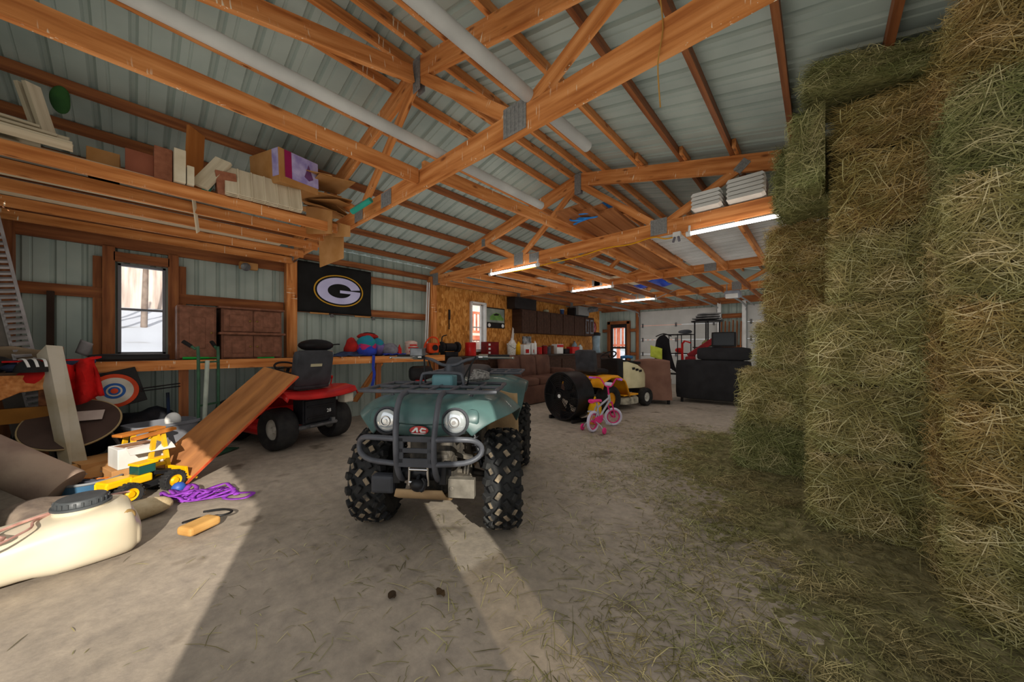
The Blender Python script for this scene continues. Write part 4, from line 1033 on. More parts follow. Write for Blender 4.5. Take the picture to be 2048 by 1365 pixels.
# gear heap
CL=lambda n,a,b_: mat(n,a,b_,.8,scale=9,bump=.2)
def W3(px,X,z): t=(px-1024)/F; d=X/(-sy+t*cyw); return V((X,d*(cyw+t*sy),z))
b=MB(); p=W3(690,-6.1,ZT)
b.grid(lambda u,v: V((-6.25+.35*v+.02*math.sin(u*9),p.y-.42+.78*u,ZT+.01+(.17*u**1.3)*math.sin(v*PI)+.01*math.sin(u*22+v*9))),16,10)
tag(b.build('folded_tent',CL('navy_tarp','#23293d','#35405c'),solid=.01,smooth=60),'dark blue folded tent with pointed end on the bench, left of the life vests','tent')
def vest(lab,c,r,cols,seed,name='life_vest'):
    t=thing(name,lab,'life vest',(c[0],c[1],ZT),group='life vests on the bench')
    for i,(m,dy,dz,k) in enumerate(cols):
        b=MB(); b.ell((0,0,0),(r[0]*k,r[1]*k,r[2]*k),18,10)
        for j,pp in enumerate(b.v):
            pp=V(pp); pp*=1+.3*noise.noise(pp*9+V((seed+i,0,0))); b.v[j]=(pp.x,pp.y+dy,max(.002,pp.z+dz))
        b.build(('panel','panel','panel','strap')[i],m,t,smooth=70)
    return t
NAVY=CL('royal_blue_cloth','#2b3fa0','#24337f'); TL=CL('teal_cloth','#1d7f78','#256d8c'); PNK=CL('pink_cloth','#b02a5c','#8f2350'); RD=CL('red_cloth','#a8231f','#84201d'); GRY=CL('grey_cloth','#77737a','#5d5a60'); PUR=CL('purple_cloth','#6d5a8a','#54486e')
y=lambda px: W3(px,-6.0,0).y
vest('red life vest at the left end of the colourful pile on the bench',(-6.1,y(708)),(.13,.12,.16),[(RD,0,.15,1),(BLACK,.05,.05,.6)],1)
vest('blue, teal and pink striped life vest in the middle of the pile',(-5.98,y(732)),(.14,.19,.15),[(NAVY,0,.1,1),(PNK,.0,.17,.92),(TL,0,.235,.88)],2)
vest('orange red life vest lying on top of the striped one',(-6.12,y(742)),(.1,.2,.06),[(RD,0,.36,1),(BLACK,.02,.40,.6)],3)
vest('purple and teal life vest right of the striped one',(-6.1,y(762)),(.13,.17,.13),[(PUR,0,.13,1),(TL,-.04,.22,.8)],4)
b=MB(); c=V((-6.0,y(780),ZT)); b.ell(c+V((0,0,.11)),(.14,.16,.13),20,10,z0=-.85); tag(b.build('helmet',GRY,smooth=60),'grey rounded helmet on the bench among the life vests','helmet')
b=MB(); b.grid(lambda u,v:V((-5.98+.12*v+.02*math.sin(u*8),y(775)+.42*(u-.3),ZT+.012+.03*abs(math.sin(u*7+v*4)))),14,6); tag(b.build('blue_cloth',NAVY,solid=.01,smooth=60),'rumpled blue cloth at the bench edge beside the grey helmet','cloth')
b=MB(); b.ribbon([(-5.85,y(738),ZT+.01),(-5.82,y(738),ZT),(-5.82,y(737),.95),(-5.82,y(739),.82),(-5.83,y(735),.6)],.05,(1,0,0),sm=4); tag(b.build('blue_strap',NAVY,solid=.004),'blue webbing strap hanging off the bench front','strap')
root=thing('squeeze_bottle','red bottle standing at the bench edge by the grey helmet','bottle',(-5.93,y(795),ZT))
b=MB(); b.lathe([(.001,0),(.04,0),(.042,.02),(.042,.13),(.02,.17),(.001,.17)],n=20); b.build('bottle_body',RED,root,smooth=50)
b=MB(); b.cyl((0,0,.17),(0,0,.21),.016,.01,n=12); b.build('cap',RED,root)
TINW=mat('tin_white','#c9b3a4','#b58f84',.4,scale=12)
root=thing('metal_tin','large pale tin with red markings on the bench, right end','tin',(-6.0,y(822),ZT))
b=MB(); b.lathe([(.001,0),(.12,0),(.125,.01),(.12,.02),(.12,.24),(.125,.25),(.11,.27),(.05,.29),(.001,.29)],n=28); b.build('tin_body',TINW,root,smooth=40)
b=MB()
for zz,a in ((.2,.16),(.15,.22),(.08,.18)): b.box((.118,-.02,zz),(.01,a,.028))
b.build('printed_band',RED,root)
root=thing('chainsaw','orange chainsaw on the bench beside the chipboard wall corner','chainsaw',(-5.98,4.16,ZT),-.2)
ORG=mat('safety_orange','#c8401a','#a83412',.45,scale=6)
b=MB(); soft(b,(0,0,.14),(.2,.24,.22),.05); b.build('motor_housing',ORG,root,smooth=60)
b=MB(); b.tube([(.02,-.16,.02),(.02,-.17,.2),(.02,-.05,.36),(.02,.1,.34),(.02,.15,.2)],.018,8,sm=4); b.build('front_handle',ORG,root,smooth=60)
b=MB(); b.prism([(0,-.03),(.34,-.025),(.36,0),(.34,.025),(0,.03)],(.04,.1,.12),Matrix(((0,0,1),(-1,0,0),(0,1,0))).transposed() if 0 else Rz(-1.9),.03); b.build('guide_bar',BLACK,root)
b=MB(); b.cyl((.1,.02,.15),(.125,.02,.15),.06,n=20); b.build('starter_cover',BLACK,root)
# flag and fishing rods
root=thing('team_flag','black flag with white oval letter G ringed in yellow, hung on the left wall','flag',(XL+.075,2.43,2.33))
b=MB()
def fl(u,v,o=0.): return V((o+.018*math.sin(u*11+v*2)*(.3+.7*v)+.01*math.sin(v*7),(u-.5)*1.28,.42-.85*v-.0*u))
b.grid(lambda u,v: fl(u,v),30,16); b.build('cloth',mat('flag_black','#111314','#1a1c1d',.7,scale=5),root,solid=.004,smooth=60)
def onflag(pts2,off):        # drape a flat outline over the flag surface
    return [fl(x/1.28+.5,(.42-z)/.85,off) for x,z in pts2]
def band(b,rx0,rz0,rx1,rz1,a0,a1,off,n=48,cx=.06,cz=-.02):
    p=[];q=[]
    for i in range(n+1):
        a=a0+(a1-a0)*i/n; p.append((cx+rx0*math.cos(a),cz+rz0*math.sin(a))); q.append((cx+rx1*math.cos(a),cz+rz1*math.sin(a)))
    b.skin([onflag(p,off),onflag(q,off)],False,wrap=False)
b=MB(); band(b,.405,.262,.428,.282,0,2*PI,.012); b.build('oval_ring',mat('flag_gold','#b98a2a',None,.6),root)
b=MB()
band(b,.20,.125,.375,.235,.24,2*PI-.12,.013)                    # the open oval of the G
b.skin([onflag([(.06,-.005),(.06,-.03),(.06,-.055)],.013),onflag([(.25,-.005),(.25,-.03),(.25,-.055)],.013),onflag([(.43,-.005),(.432,-.03),(.43,-.055)],.013)],False,wrap=False)
b.build('letter_g',mat('flag_lilac','#c3bfdc','#b5b0d0',.7,scale=4),root)
b=MB(); b.cyl((.0,-.665,-.46),(.0,-.665,.36),.018,n=10); b.build('sleeve',WHITE,root)
for k,(y0,y1,z) in enumerate(((2.0,3.5,1.885),(2.75,4.2,1.875))):
    root=thing('fishing_rod','fishing rod resting on the wall girt below the flag, %s one'%('left','right')[k],'fishing rod',(XL+.09,y0,z))
    b=MB(); b.cyl((0,0,0),(0,y1-y0,-.02),.008,.002,n=8); b.build('rod_blank',BLACK,root)
    b=MB(); b.cyl((0,.0,0),(0,.3,0),.014,n=10); b.build('rod_grip',CARD,root)
    b=MB(); b.cyl((.02,.34,-.03),(.05,.34,-.03),.03,n=16); b.tube([(.05,.34,-.03),(.07,.36,-.05)],.006,6); b.build('reel',STEEL,root)
for k in (0,1):
    o=MB(); o.tube([(-6.33,4.22+.05*k,ZT+.02),(-6.36,4.30+.05*k,2.72)],.014,8); tag(o.build('conduit',WHITE),'white conduit pole leaning in the corner by the chipboard, %s one'%('left','right')[k],'pole','conduit poles')
# under the bench
root=thing('push_mower','red and black push mower under the bench left of the quad bike handlebar','lawn mower',(-5.75,3.75,0),-.5)
b=MB(); soft(b,(0,0,.25),(.6,.5,.22),.08); b.build('deck',RED,root,smooth=60)
b=MB(); soft(b,(0,0,.5),(.34,.32,.3),.08); b.build('engine',BLACK,root,smooth=60)
b=MB(); soft(b,(-.1,.0,.78),(.4,.46,.3),.1); b.build('grass_bag',BLACK,root,smooth=60)
b=MB(); b.box((.12,0,.66),(.2,.24,.03)); b.build('red_cover',RED,root,bevel=.01)
for sx_ in (-.26,.26):
    for s in (-1,1):
        o=MB(); o.cyl((sx_,s*.25,.1),(sx_,s*.3,.1),.1,n=20); o.build('wheel',RUBBER,root,bevel=.01)
BW=mat('white_bucket','#c9c5bb','#b3aea2',.5,scale=8)
def bucket(lab,p,r,h,m,handle=True,name='bucket',decal=None):
    t=thing(name,lab,'bucket',p)
    b=MB(); b.lathe([(.001,.004),(r*.84,.004),(r*.86,.0),(r*.97,h*.82),(r*1.03,h*.84),(r*1.03,h*.95),(r,h),(r*.95,h),(r*.85,h*.1),(.001,h*.1)],n=28); b.build('pail',m,t,smooth=40)
    if handle: b=MB(); b.tube([(0,-r*1.02,h*.9),(r*.7,-r*.7,h*.7),(r*1.0,0,h*.55),(r*.7,r*.7,h*.7),(0,r*1.02,h*.9)],.005,6,sm=4); b.build('bail',STEEL,t,smooth=60)
    if decal:
        b=MB()
        for i in range(3): b.grid(lambda u,v: V((r*.97*math.cos(-.9+.28*i+.18*u),r*.97*math.sin(-.9+.28*i+.18*u),h*(.35+.35*v))),3,3)
        b.build('printed_mark',decal,t)
    return t
bucket('white bucket with red print on the floor beside the red mower',(-4.75,2.62,0),.16,.40,BW,decal=RED)
b=MB(); soft(b,(-5.35,3.05,.17),(.5,.5,.34),.03); tag(b.build('straw_box',mat('straw_box','#6d5a34','#4f4226',.9,scale=12,bump=.4),smooth=60),'brown box of straw on the floor behind the white bucket','box')
blob('work_gloves',mat('yellow_glove','#a39a35','#6d6a2c',.8),(-5.3,2.95,.39),(.2,.16,.06),'yellow green gloves on the straw box under the bench','gloves',4,z0=.345)
# ---- chipboard wall: counter, upper cabinets and what stands on them
DKC=wood('dark_cabinet','#2b1b15','#453026','#38251d',.55,2.5)
root=thing('counter','long dark brown counter along the chipboard wall behind the brown sofa','counter',(0,0,0))
b=MB(); b.box((-6.1,8.2,.53),(.6,7.3,1.06)); b.build('base_unit',DKC,root)
b=MB(); b.box((-6.09,8.2,1.08),(.66,7.34,.04)); b.build('worktop',mat('dark_worktop','#2a2320','#3b322d',.4,scale=6),root,bevel=.006)
for i in range(7):
    b=MB(); b.box((-5.79,5.1+i*1.02,.5),(.02,.96,.9)); b.build('door',DKC,root,bevel=.004)
CT=1.102
for i in range(6):
    last=i==5
    cabinet('dark upper cabinet on the chipboard wall, %s'%('with glass doors at the far end' if last else '%s from the window'%ORD[i]),7.15+i*.68,7.15+(i+1)*.68-.005,1.70,2.36,XL+.065,.34,1,2,DKC,name='upper_cabinet',knob=False,glass=last,group='upper cabinets',plain=not last)
def on_counter(px,x=-5.98): t=(px-1024)/F; d=x/(-sy+t*cyw); return V((x,d*(cyw+t*sy),CT))
# poster of a green car
root=thing('poster','framed picture of a green car beside the chipboard window','picture',(XL+.075,6.47,2.08))
b=MB(); b.box((0,0,0),(.02,.72,.54)); b.build('frame',BLACK,root,bevel=.006)
b=MB(); b.box((.012,0,.06),(.004,.66,.36)); b.build('backdrop',mat('poster_grey','#8f968a','#6d766c',.5,scale=4),root)
b=MB(); 
RP=Matrix(((0,0,1),(1,0,0),(0,1,0)))
b.prism([(-.22,-.1),(-.2,.0),(-.1,.06),(.02,.1),(.16,.08),(.24,.0),(.3,-.04),(.3,-.1)],(.015,0,.04),RP,.003); c=b.build('car_shape',mat('poster_green','#6f9a4c','#567d3c',.4,scale=6),root)
b=MB(); b.prism([(-.08,.05),(.02,.085),(.13,.065),(.1,.03),(-.06,.02)],(.0175,0,.04),RP,.002); b.build('windscreen',BLACK,c)
b=MB(); b.prism([(.17*math.cos(i*PI/8)*.3,.05*math.sin(i*PI/8)) for i in range(16)],(.0175,-.24,-.2),RP,.002); b.prism([(.05*math.cos(i*PI/8),.05*math.sin(i*PI/8)) for i in range(16)],(.0175,.27,-.2),RP,.002); b.build('round_mark',WHITE,root)
root=thing('wall_clock','round red wall clock on the chipboard near the far door','clock',(XL+.075,11.75,2.05))
b=MB(); b.lathe([(.001,0),(.22,0),(.24,.02),(.23,.035),(.2,.03)],ax=(1,0,0),n=32); b.build('rim',mat('clock_red','#7c1420','#651019',.4),root,smooth=40)
b=MB(); b.cyl((.01,0,0),(.02,0,0),.2,n=32); b.build('dial',mat('dial','#b06b6b','#8a3f45',.5,scale=12),root)
b=MB(); b.bar((.025,0,0),(.025,.05,.13),.006,.012); b.bar((.025,0,0),(.025,-.02,-.16),.006,.01); b.build('clock_hand',WHITE,root)
b=MB(); b.bar((XL+.07,4.95,1.95),(XL+.07,4.95,2.18),.02,.05); b.bar((XL+.075,4.94,1.72),(XL+.075,4.94,1.98),.012,.02); tag(b.build('hand_saw',BLACK),'small black tool hanging on the chipboard left of the window','tool')
def drum(lab,px,r,h,m,cap=None,name='paint_can',cat='can',x=-5.98,group=None):
    t=thing(name,lab,cat,on_counter(px,x),group=group)
    b=MB(); b.lathe([(.001,0),(r,0),(r*1.03,.008),(r,.016),(r,h-.016),(r*1.03,h-.008),(r,h),(.001,h)],n=20); b.build('can_body',m,t,smooth=40)
    b=MB(); b.lathe([(r*.9,h),(r*.9,h+.012),(.001,h+.014)],n=20); b.build('lid',cap or STEEL,t,smooth=40); return t
def jug(lab,px,w,h,m,cap,x=-5.98,name='plastic_jug',cat='jug'):
    t=thing(name,lab,cat,on_counter(px,x))
    b=MB(); rings=[]
    for z,k in ((0,.92),(.015,1),(h*.6,1),(h*.78,.75),(h*.88,.35),(h*.95,.28)): rings.append([V((w*.4*k*math.copysign(abs(math.cos(a))**.6,math.cos(a)),w*.5*k*math.copysign(abs(math.sin(a))**.6,math.sin(a)),z)) for a in [2*PI*i/20 for i in range(20)]])
    b.skin(rings); b.build('jug_body',m,t,smooth=50)
    b=MB(); b.cyl((0,0,h*.95),(0,0,h*1.03),w*.15,n=12); b.build('cap',cap,t)
    b=MB(); b.tube([(0,w*.3,h*.72),(0,w*.42,h*.86),(0,w*.12,h*.9)],.012,6,sm=3); b.build('jug_handle',m,t); return t
def crate(lab,px,d,m,name='box',cat='box',x=-6.0,z=0,marks=None,rz=0):
    p=on_counter(px,x); p.z+=z; t=thing(name,lab,cat,p,rz)
    b=MB(); b.box((0,0,d[2]/2),d); b.build('carton',m,t,bevel=.006)
    b=MB(); b.box((0,0,d[2]+.006),(d[0]*1.01,d[1]*1.01,.014)); b.build('lid',m,t,bevel=.004)
    if marks:
        b=MB()
        for yy,zz,a,c in marks: b.box((d[0]/2+.003,yy*d[1],zz*d[2]),(.006,a*d[1],c*d[2]))
        b.build('printed_mark',marks and (RED if m is not RED and m is not DRD else WHITE),t)
    return t
DRD=mat('deep_red_plastic','#7a1419','#5f1014',.45,scale=8)
crate('deep red drawer box with three white labels on the counter right of the window',980,(.22,.42,.32),DRD,'parts_drawer','drawer box',marks=[(-.3,.82,.16,.16),(-.3,.5,.16,.16),(-.3,.2,.16,.16)],x=-6.15)
drum('red and white tin standing in front of the chipboard window',941,.13,.30,RED,RED)
root=thing('bench_grinder','black bench grinder on the counter at the chipboard corner','grinder',on_counter(899))
b=MB(); b.cyl((0,-.14,.2),(0,.14,.2),.09,n=20); b.box((0,0,.05),(.2,.34,.1)); b.build('motor_body',BLACKM,root,bevel=.01)
for s in (-1,1):
    b=MB(); b.cyl((0,s*.18,.2),(0,s*.24,.2),.12,n=24); b.build('wheel_guard',BLACK,root,bevel=.01)
b=MB(); b.tube([(.02,-.22,.3),(.04,-.22,.42),(.06,-.12,.46)],.012,6,sm=3); b.build('lamp_arm',BLACK,root)
drum('dark green tin on the counter beside the bench grinder',868,.10,.24,mat('dark_green_tin','#2c3a30','#22302a',.5))
bucket('white checked bucket on the counter, in front of the white jug',on_counter(1023,-5.85),.12,.30,mat('checked_white','#cfcbbf','#a8a298',.5,scale=40),name='bucket')
jug('white round jug behind the checked bucket on the counter',1024,.24,.44,WHITE,WHITE,x=-6.28)
jug('yellow jug on the counter between white bucket and white cartons',1037,.2,.34,YEL,YEL,x=-6.1)
crate('white carton with purple print on the counter, left of a pair',1049,(.2,.28,.26),WHITE,'carton','carton',marks=[(0,.35,.5,.4)])
crate('white carton on the counter, right of a pair',1063,(.2,.22,.30),WHITE,'carton','carton',marks=[(0,.3,.4,.3)])
b=MB(); b.box((XL+.07,on_counter(1050,XL).y,1.63-.12),(.015,.4,.22)); tag(b.build('wall_calendar',mat('calendar','#c5c5c4','#5a5c60',.6,scale=9)),'white printed sheet on the chipboard above the cartons','sheet')
jug('slim white bottle at the right of the white cartons',1070,.1,.36,WHITE,WHITE,x=-5.9,name='plastic_bottle',cat='bottle')
for k,px in enumerate((1078,1089,1096,1102)):
    drum('small can on the counter right of the cartons, %s from the left'%ORD[k],px,.085,.2+.04*(k%2),(RED,DRD,DARKG,mat('brown_can','#5e3f2a','#4a3222',.5))[k],group='small cans on the counter')
crate('white box with red lid on the counter under the upper cabinets',1115,(.2,.34,.28),WHITE,'first_aid_box','box',marks=[(0,.85,1.0,.28)])
crate('black tool case on the counter under the upper cabinets',1132,(.26,.46,.14),BLACK,'tool_case','tool case')
crate('bright red box on the counter left of the yellow tractor seat',1146,(.22,.42,.2),RED,'box','box',x=-5.88)
jug('grey blue bottle on the far counter below the glass cabinet',1149,.2,.4,mat('grey_blue_plastic','#8fa3ad','#76888f',.4),STEEL,x=-6.3,name='plastic_bottle',cat='bottle')
jug('pale clear bottle on the far counter below the glass cabinet',1160,.18,.3,mat('pale_plastic','#b9bdbb','#9fa5a3',.4),STEEL,x=-6.1,name='plastic_bottle',cat='bottle')
root=thing('water_cooler','grey blender like dispenser at the far end of the counter','dispenser',on_counter(1192,-6.1))
b=MB(); b.lathe([(.001,0),(.17,0),(.16,.05),(.13,.2),(.15,.6),(.14,.64),(.001,.64)],n=24); b.build('vessel',mat('grey_blue_plastic','#8fa3ad'),root,smooth=40)
b=MB(); b.lathe([(.16,.62),(.17,.7),(.12,.74),(.001,.75)],n=24); b.build('lid',BLACK,root,smooth=40)
o=beam('white_board',(XL+.14,7.02,1.13),(XL+.09,7.22,2.05),.05,.05,WHITE); tag(o,'white stick leaning on the chipboard at the left end of the upper cabinets','stick')
TOPZ=2.365
crate('large black box on top of the upper cabinets, left end',1044,(.3,.95,.3),BLACK,'speaker_box','box',x=-6.28,z=TOPZ-CT)
crate('black bag box on top of the upper cabinets, right end',1156,(.3,.9,.26),BLACK,'black_box','box',x=-6.28,z=TOPZ-CT)
p=on_counter(1124,-6.25); p.z=TOPZ; root=thing('blue_mug','blue and white cup on top of the upper cabinets','cup',p)
b=MB(); b.lathe([(.001,0),(.06,0),(.07,.16),(.065,.16),(.055,.01)],n=20); b.build('cup_body',mat('blue_cup','#26436e','#1e3658',.4),root,smooth=40)
b=MB(); b.lathe([(.072,.16),(.08,.165),(.072,.18),(.001,.18)],n=20); b.build('lid',WHITE,root,smooth=40)
p=on_counter(1092,-6.25); p.z=TOPZ; b=MB(); b.ell(p+V((0,0,.05)),(.08,.12,.05),16,8); tag(b.build('wrapped_bundle',mat('pale_bundle','#a7a288','#8d876c',.8),smooth=60),'small pale bundle on top of the upper cabinets','bundle')
# ------------------------------------------------------------------ front left corner clutter
def skewbox(b,c,d,R): b.box(c,d,R)
# louvered panel and work table at the frame edge
root=thing('louvered_panel','grey louvered metal panel standing upright in the front left corner','panel',(-5.86,-.58,0),rot=(.15,0,0))
b=MB(); b.box((0,-.08,1.35),(.03,.13,2.7)); b.build('side_sheet',mat('brown_grey_sheet','#6d655e','#57504a',.6,scale=5),root)
b=MB()
for i in range(44): b.box((.03,.04,.15+.057*i),(.05,.10,.022),Ry(.5))
b.build('louver_slat',mat('pale_louver','#a9a3a2','#8b8583',.5),root)
b=MB(); b.bar((.02,-.015,.0),(.02,-.015,2.7),.03,.02,up=(0,1,0)); b.bar((.02,.10,0),(.02,.10,2.7),.025,.02,up=(0,1,0)); b.build('edge_rail',mat('pale_louver','#a9a3a2'),root)
root=thing('work_table','rough orange edged work table at the left frame edge','table',(-5.55,-.78,0))
b=MB(); b.prism([(-.2,-.17),(-.05,-.17),(.05,-.11),(.2,-.09),(.25,.03),(.2,.05),(-.2,.05)],(.06,.03,.99),Matrix(((0,0,1),(1,0,0),(0,1,0))),.04); b.build('front_board',WOOD,root,bevel=.005)
b=MB(); b.box((-.18,.03,1.05),(.44,.44,.03)); b.build('table_top',mat('brown_table_top','#4d3a2c','#6a543f',.8,scale=6),root)
for y in (-.12,.2):
    b=MB(); b.box((-.1,y,.5),(.07,.07,1.06)); b.build('leg',WOODR,root)
b=MB(); b.box((-.02,.03,.66),(.04,.5,.14)); b.build('lower_board',mat('ochre_board','#7a4d16','#8e5c1e',.6,scale=4),root)
b=MB(); b.grid(lambda u,v:V((-5.90+.1*u,-.9+.42*v,1.07+.22*u+.02*math.sin(v*7))),6,8); tag(b.build('tan_board',mat('tan_board','#8f7a62','#75624d',.8),solid=.015,smooth=60),'tan board propped on the work table, behind the black helmet','board')
root=thing('bicycle_helmet','black and white bicycle helmet on the work table','helmet',(-5.50,-.64,1.067),.4)
b=MB(); b.ell((0,0,.0),(.13,.1,.12),20,8,z0=0); b.build('shell',BLACK,root,smooth=60)
b=MB()
for k in (-1,0,1): b.ribbon([(.12,k*.05,.05),(.06,k*.055,.115),(-.05,k*.05,.118),(-.11,k*.045,.05)],.018,(0,0,1),sm=3)
b.build('stripe',WHITE,root,solid=.006)
blob('black_tool',BLACK,(-5.62,-.84,1.14),(.09,.07,.08),'black tool with cord on the work table at the frame edge','tool',3,z0=1.067)
# white corner trim post leaning forward
p0,p1=at(150,945,3.12),at(93,697,3.28); p0.z=.02
x_,y_,z_=frame(p1-p0,(0,1,0)); b=MB(); Lp=(p1-p0).length
R=Matrix((x_,y_,z_)).transposed()
side=V((.75,.66,0))
d1=(side-(p1-p0).normalized()*side.dot((p1-p0).normalized())).normalized(); d2=d1.cross((p1-p0).normalized()).normalized()
if d2.dot(V((1,0,0)))<0: d2=-d2
b.skin([[p0-d1*.09,p0,p0+d1*.085-d2*.06],[p1-d1*.09+V((0,0,-.03)),p1+V((0,0,.03)),p1+d1*.075-d2*.06]],False,wrap=False)
tag(b.build('corner_trim',mat('cream_trim','#c4b8a6','#a89678',.5,scale=3),solid=.012),'long cream corner trim piece leaning in front of the work table','trim piece')
# red jacket
root=thing('red_jacket','red jacket with navy band draped at the left end of the bench','jacket',(-5.62,-.50,0))
b=MB(); b.grid(lambda u,v:V((.05*math.sin(u*6)+.16*math.sin(v*2.4)-.08,-.30+.52*u+.02*math.sin(v*9),1.17-.10*v)),12,8); b.build('navy_band',CL('navy_tarp','#23293d','#35405c'),root,solid=.02,smooth=70)
JR=CL('jacket_red','#c41a1a','#9c1212')
b=MB(); b.grid(lambda u,v:V((.10+.05*math.sin(u*11+v*2)+.02*math.sin(v*9),.03+.19*u+.07*v*u,1.16-.40*v-.04*math.sin(u*5))),14,14); b.build('sleeve',JR,root,solid=.03,smooth=70)
b=MB(); b.ell((.06,-.12,1.0),(.1,.14,.11),16,10)
for i,pp in enumerate(b.v): pp=V(pp); b.v[i]=tuple(pp*(1)+V((.02,.02,.02))*noise.noise(pp*11))
b.build('sleeve',JR,root,smooth=70)
b=MB(); b.ribbon([(.06,-.3,1.165),(.09,-.05,1.17),(.1,.2,1.18),(.06,.26,1.2)],.05,(0,0,1),sm=3); b.build('collar',JR,root,solid=.015)
# dart target
root=thing('target','round archery target ringed orange, white and blue on a black square below the window','target',(-5.76,-.14,.82),math.radians(4))
b=MB(); b.box((-.03,.03,.02),(.03,.36,.4),Rx(.25)); b.build('backing_board',BLACK,root,bevel=.006)
for k,(r,m) in enumerate(((.185,ORG),(.145,mat('target_white','#c3bcae','#aaa292',.7)),(.085,mat('target_blue','#27589a','#1f4a84',.6)),(.06,mat('target_white','#c3bcae')),(.045,mat('target_blue','#27589a')),(.028,ORG))):
    b=MB(); b.cyl((-.01,0,0),(.004+.003*k,0,0),r,n=36); b.build('ring',m,root)
for k in (0,1):
    o=MB(); o.cyl((-5.74,.06,.80+.03*k),(-5.9,.42,.82+.035*k),.008,n=6); tag(o.build('dark_rod',BLACKM),'dark rod under the bench right of the archery target, %s'%('lower','upper')[k],'rod')
# folded round table
root=thing('folding_table','brown round folding table tipped over under the red jacket','table',(-5.44,-.40,.55))
Q=V((.62,-.1,.78)).normalized()
b=MB(); b.lathe([(.001,-.012),(.31,-.012),(.32,0),(.31,.012),(.001,.012)],ax=Q,n=40); b.build('table_top',mat('brown_laminate','#4a3a34','#3b2d28',.5,scale=4),root,smooth=40)
b=MB(); b.torus((0,0,0),Q,.318,.009,48,6); b.build('edge_band',mat('tan_edge','#9b8560',None,.6),root,smooth=60)
b=MB(); b.tube([(.0,.22,-.08),(.13,.34,-.32),(.22,.42,-.54)],.016,8); b.tube([(-.1,-.15,-.1),(-.1,-.1,-.54)],.016,8); b.build('leg',mat('grey_leg','#5f5a55',None,.5,.5),root)
x_,y_,z_=frame(Q); b=MB(); b.box(Q*.02+V((-.02,.1,.05)),(.002,.2,.13),Matrix((x_,y_,z_)).transposed()); 
tag(b.build('paper_sheet',mat('paper','#b9a89c','#a5948a',.8),M=Matrix.Translation((-5.44,-.40,.55))),'pale paper sheet lying on the tipped round table','paper')
# dark bags under the bench
DKB=mat('black_bag','#141518','#202228',.5,scale=9,bump=.3)
for k,(c,r) in enumerate((((-6.0,.12,.26),(.28,.3,.3)),((-6.05,1.0,.3),(.25,.25,.3)),((-6.0,-.5,.3),(.3,.3,.34)))):
    blob('plastic_bag',DKB,c,r,('black bag under the bench below the window','black bag under the bench beside the hand truck','black bag under the bench in the left corner')[k],'bag',k*3,.35,5,'black bags under the bench',.005)
# hand truck
root=thing('hand_truck','green hand truck standing upright in front of the walnut cabinets','hand truck',(-5.58,.62,0),.75)
HG_=mat('hand_truck_green','#2c4a38','#3b6048',.45,scale=8)
b=MB()
for s in (-1,1): b.tube([(0,s*.14,.02),(0,s*.14,1.2),(-.03,s*.15,1.28),(-.1,s*.18,1.34)],.016,8,sm=3)
for z in (.25,.6,1.12): b.bar((0,-.14,z),(0,.14,z),.03,.02)
b.build('frame',HG_,root,smooth=50)
b=MB(); b.box((.12,0,.015),(.24,.34,.012)); b.build('toe_plate',HG_,root)
for s in (-1,1):
    b=MB(); b.cyl((-.08,s*.16,.13),(-.08,s*.22,.13),.125,n=24); b.build('wheel',RUBBER,root,bevel=.015)
    b=MB(); b.cyl((-.06,s*.165,1.31),(-.13,s*.195,1.37),.022,n=10); b.build('grip',BLACK,root)
o=MB(); o.cyl((-5.42,.55,.02),(-5.5,.6,1.14),.022,n=12); tag(o.build('white_pipe',mat('pale_green_pipe','#aab1a2','#8f978a',.5)),'pale pipe leaning on the green hand truck','pipe')
o=MB(); o.cyl((-5.86,.3,.03),(-5.88,.28,.75),.016,n=8); tag(o.build('spade_handle',mat('blue_black','#1b2a44','#14181f',.5)),'dark blue tool handle standing under the bench','tool handle')
# tote, boxes
root=thing('storage_tote','grey plastic tote standing on the floor behind the yellow stool','tote',(-5.5,.22,0),.35)
b=MB(); rings=[]
for z,k in ((.0,.86),(.43,.98),(.43,1.04),(.46,1.04),(.46,.97),(.02,.84)): rings.append([V((.2*k*math.copysign(abs(math.cos(a))**.4,math.cos(a)),.28*k*math.copysign(abs(math.sin(a))**.4,math.sin(a)),z)) for a in [2*PI*i/28 for i in range(28)]])
b.skin(rings,False); b.add([rings[-1][i] for i in range(28)],[tuple(range(28))]); b.build('tub',mat('grey_tote','#77787d','#66676b',.5),root,smooth=40)
blob('white_jug',WHITE,(-5.47,.3,.47),(.07,.07,.09),'white jug top showing in the grey tote','jug',1,.1)
o=MB(); o.box((-5.12,-.22,.12),(.34,.3,.24),Rz(.3)); o.grid(lambda u,v:V((-5.02+.16*u,-.4+.42*v+.1*u,.24-.12*u*u)),4,4); tag(o.build('cardboard_box',CARD,solid=0),'open cardboard box with a flap folded out, left of the yellow stool','box')
b=MB(); b.box((-4.82,.0,.10),(.3,.34,.2),Rz(.25)); tag(b.build('carton',CARD,bevel=.004),'tan carton on the floor underneath the white box','carton')
root=thing('white_box','white box with brown picture on top, stacked on a tan carton','box',(-4.80,.02,.202),.25)
b=MB(); b.box((0,0,.09),(.26,.30,.18)); b.build('carton',WHITE,root,bevel=.005)
b=MB(); b.box((.02,0,.183),(.2,.22,.004),Rz(.2)); b.build('picture',mat('brown_print','#a0785c','#77523c',.6,scale=12),root)
b=MB(); b.grid(lambda u,v:V((.1+.14*u,-.1+.3*v,.185-.02*u-.03*u*u)),5,4); b.build('flap',WHITE,root,solid=.004)
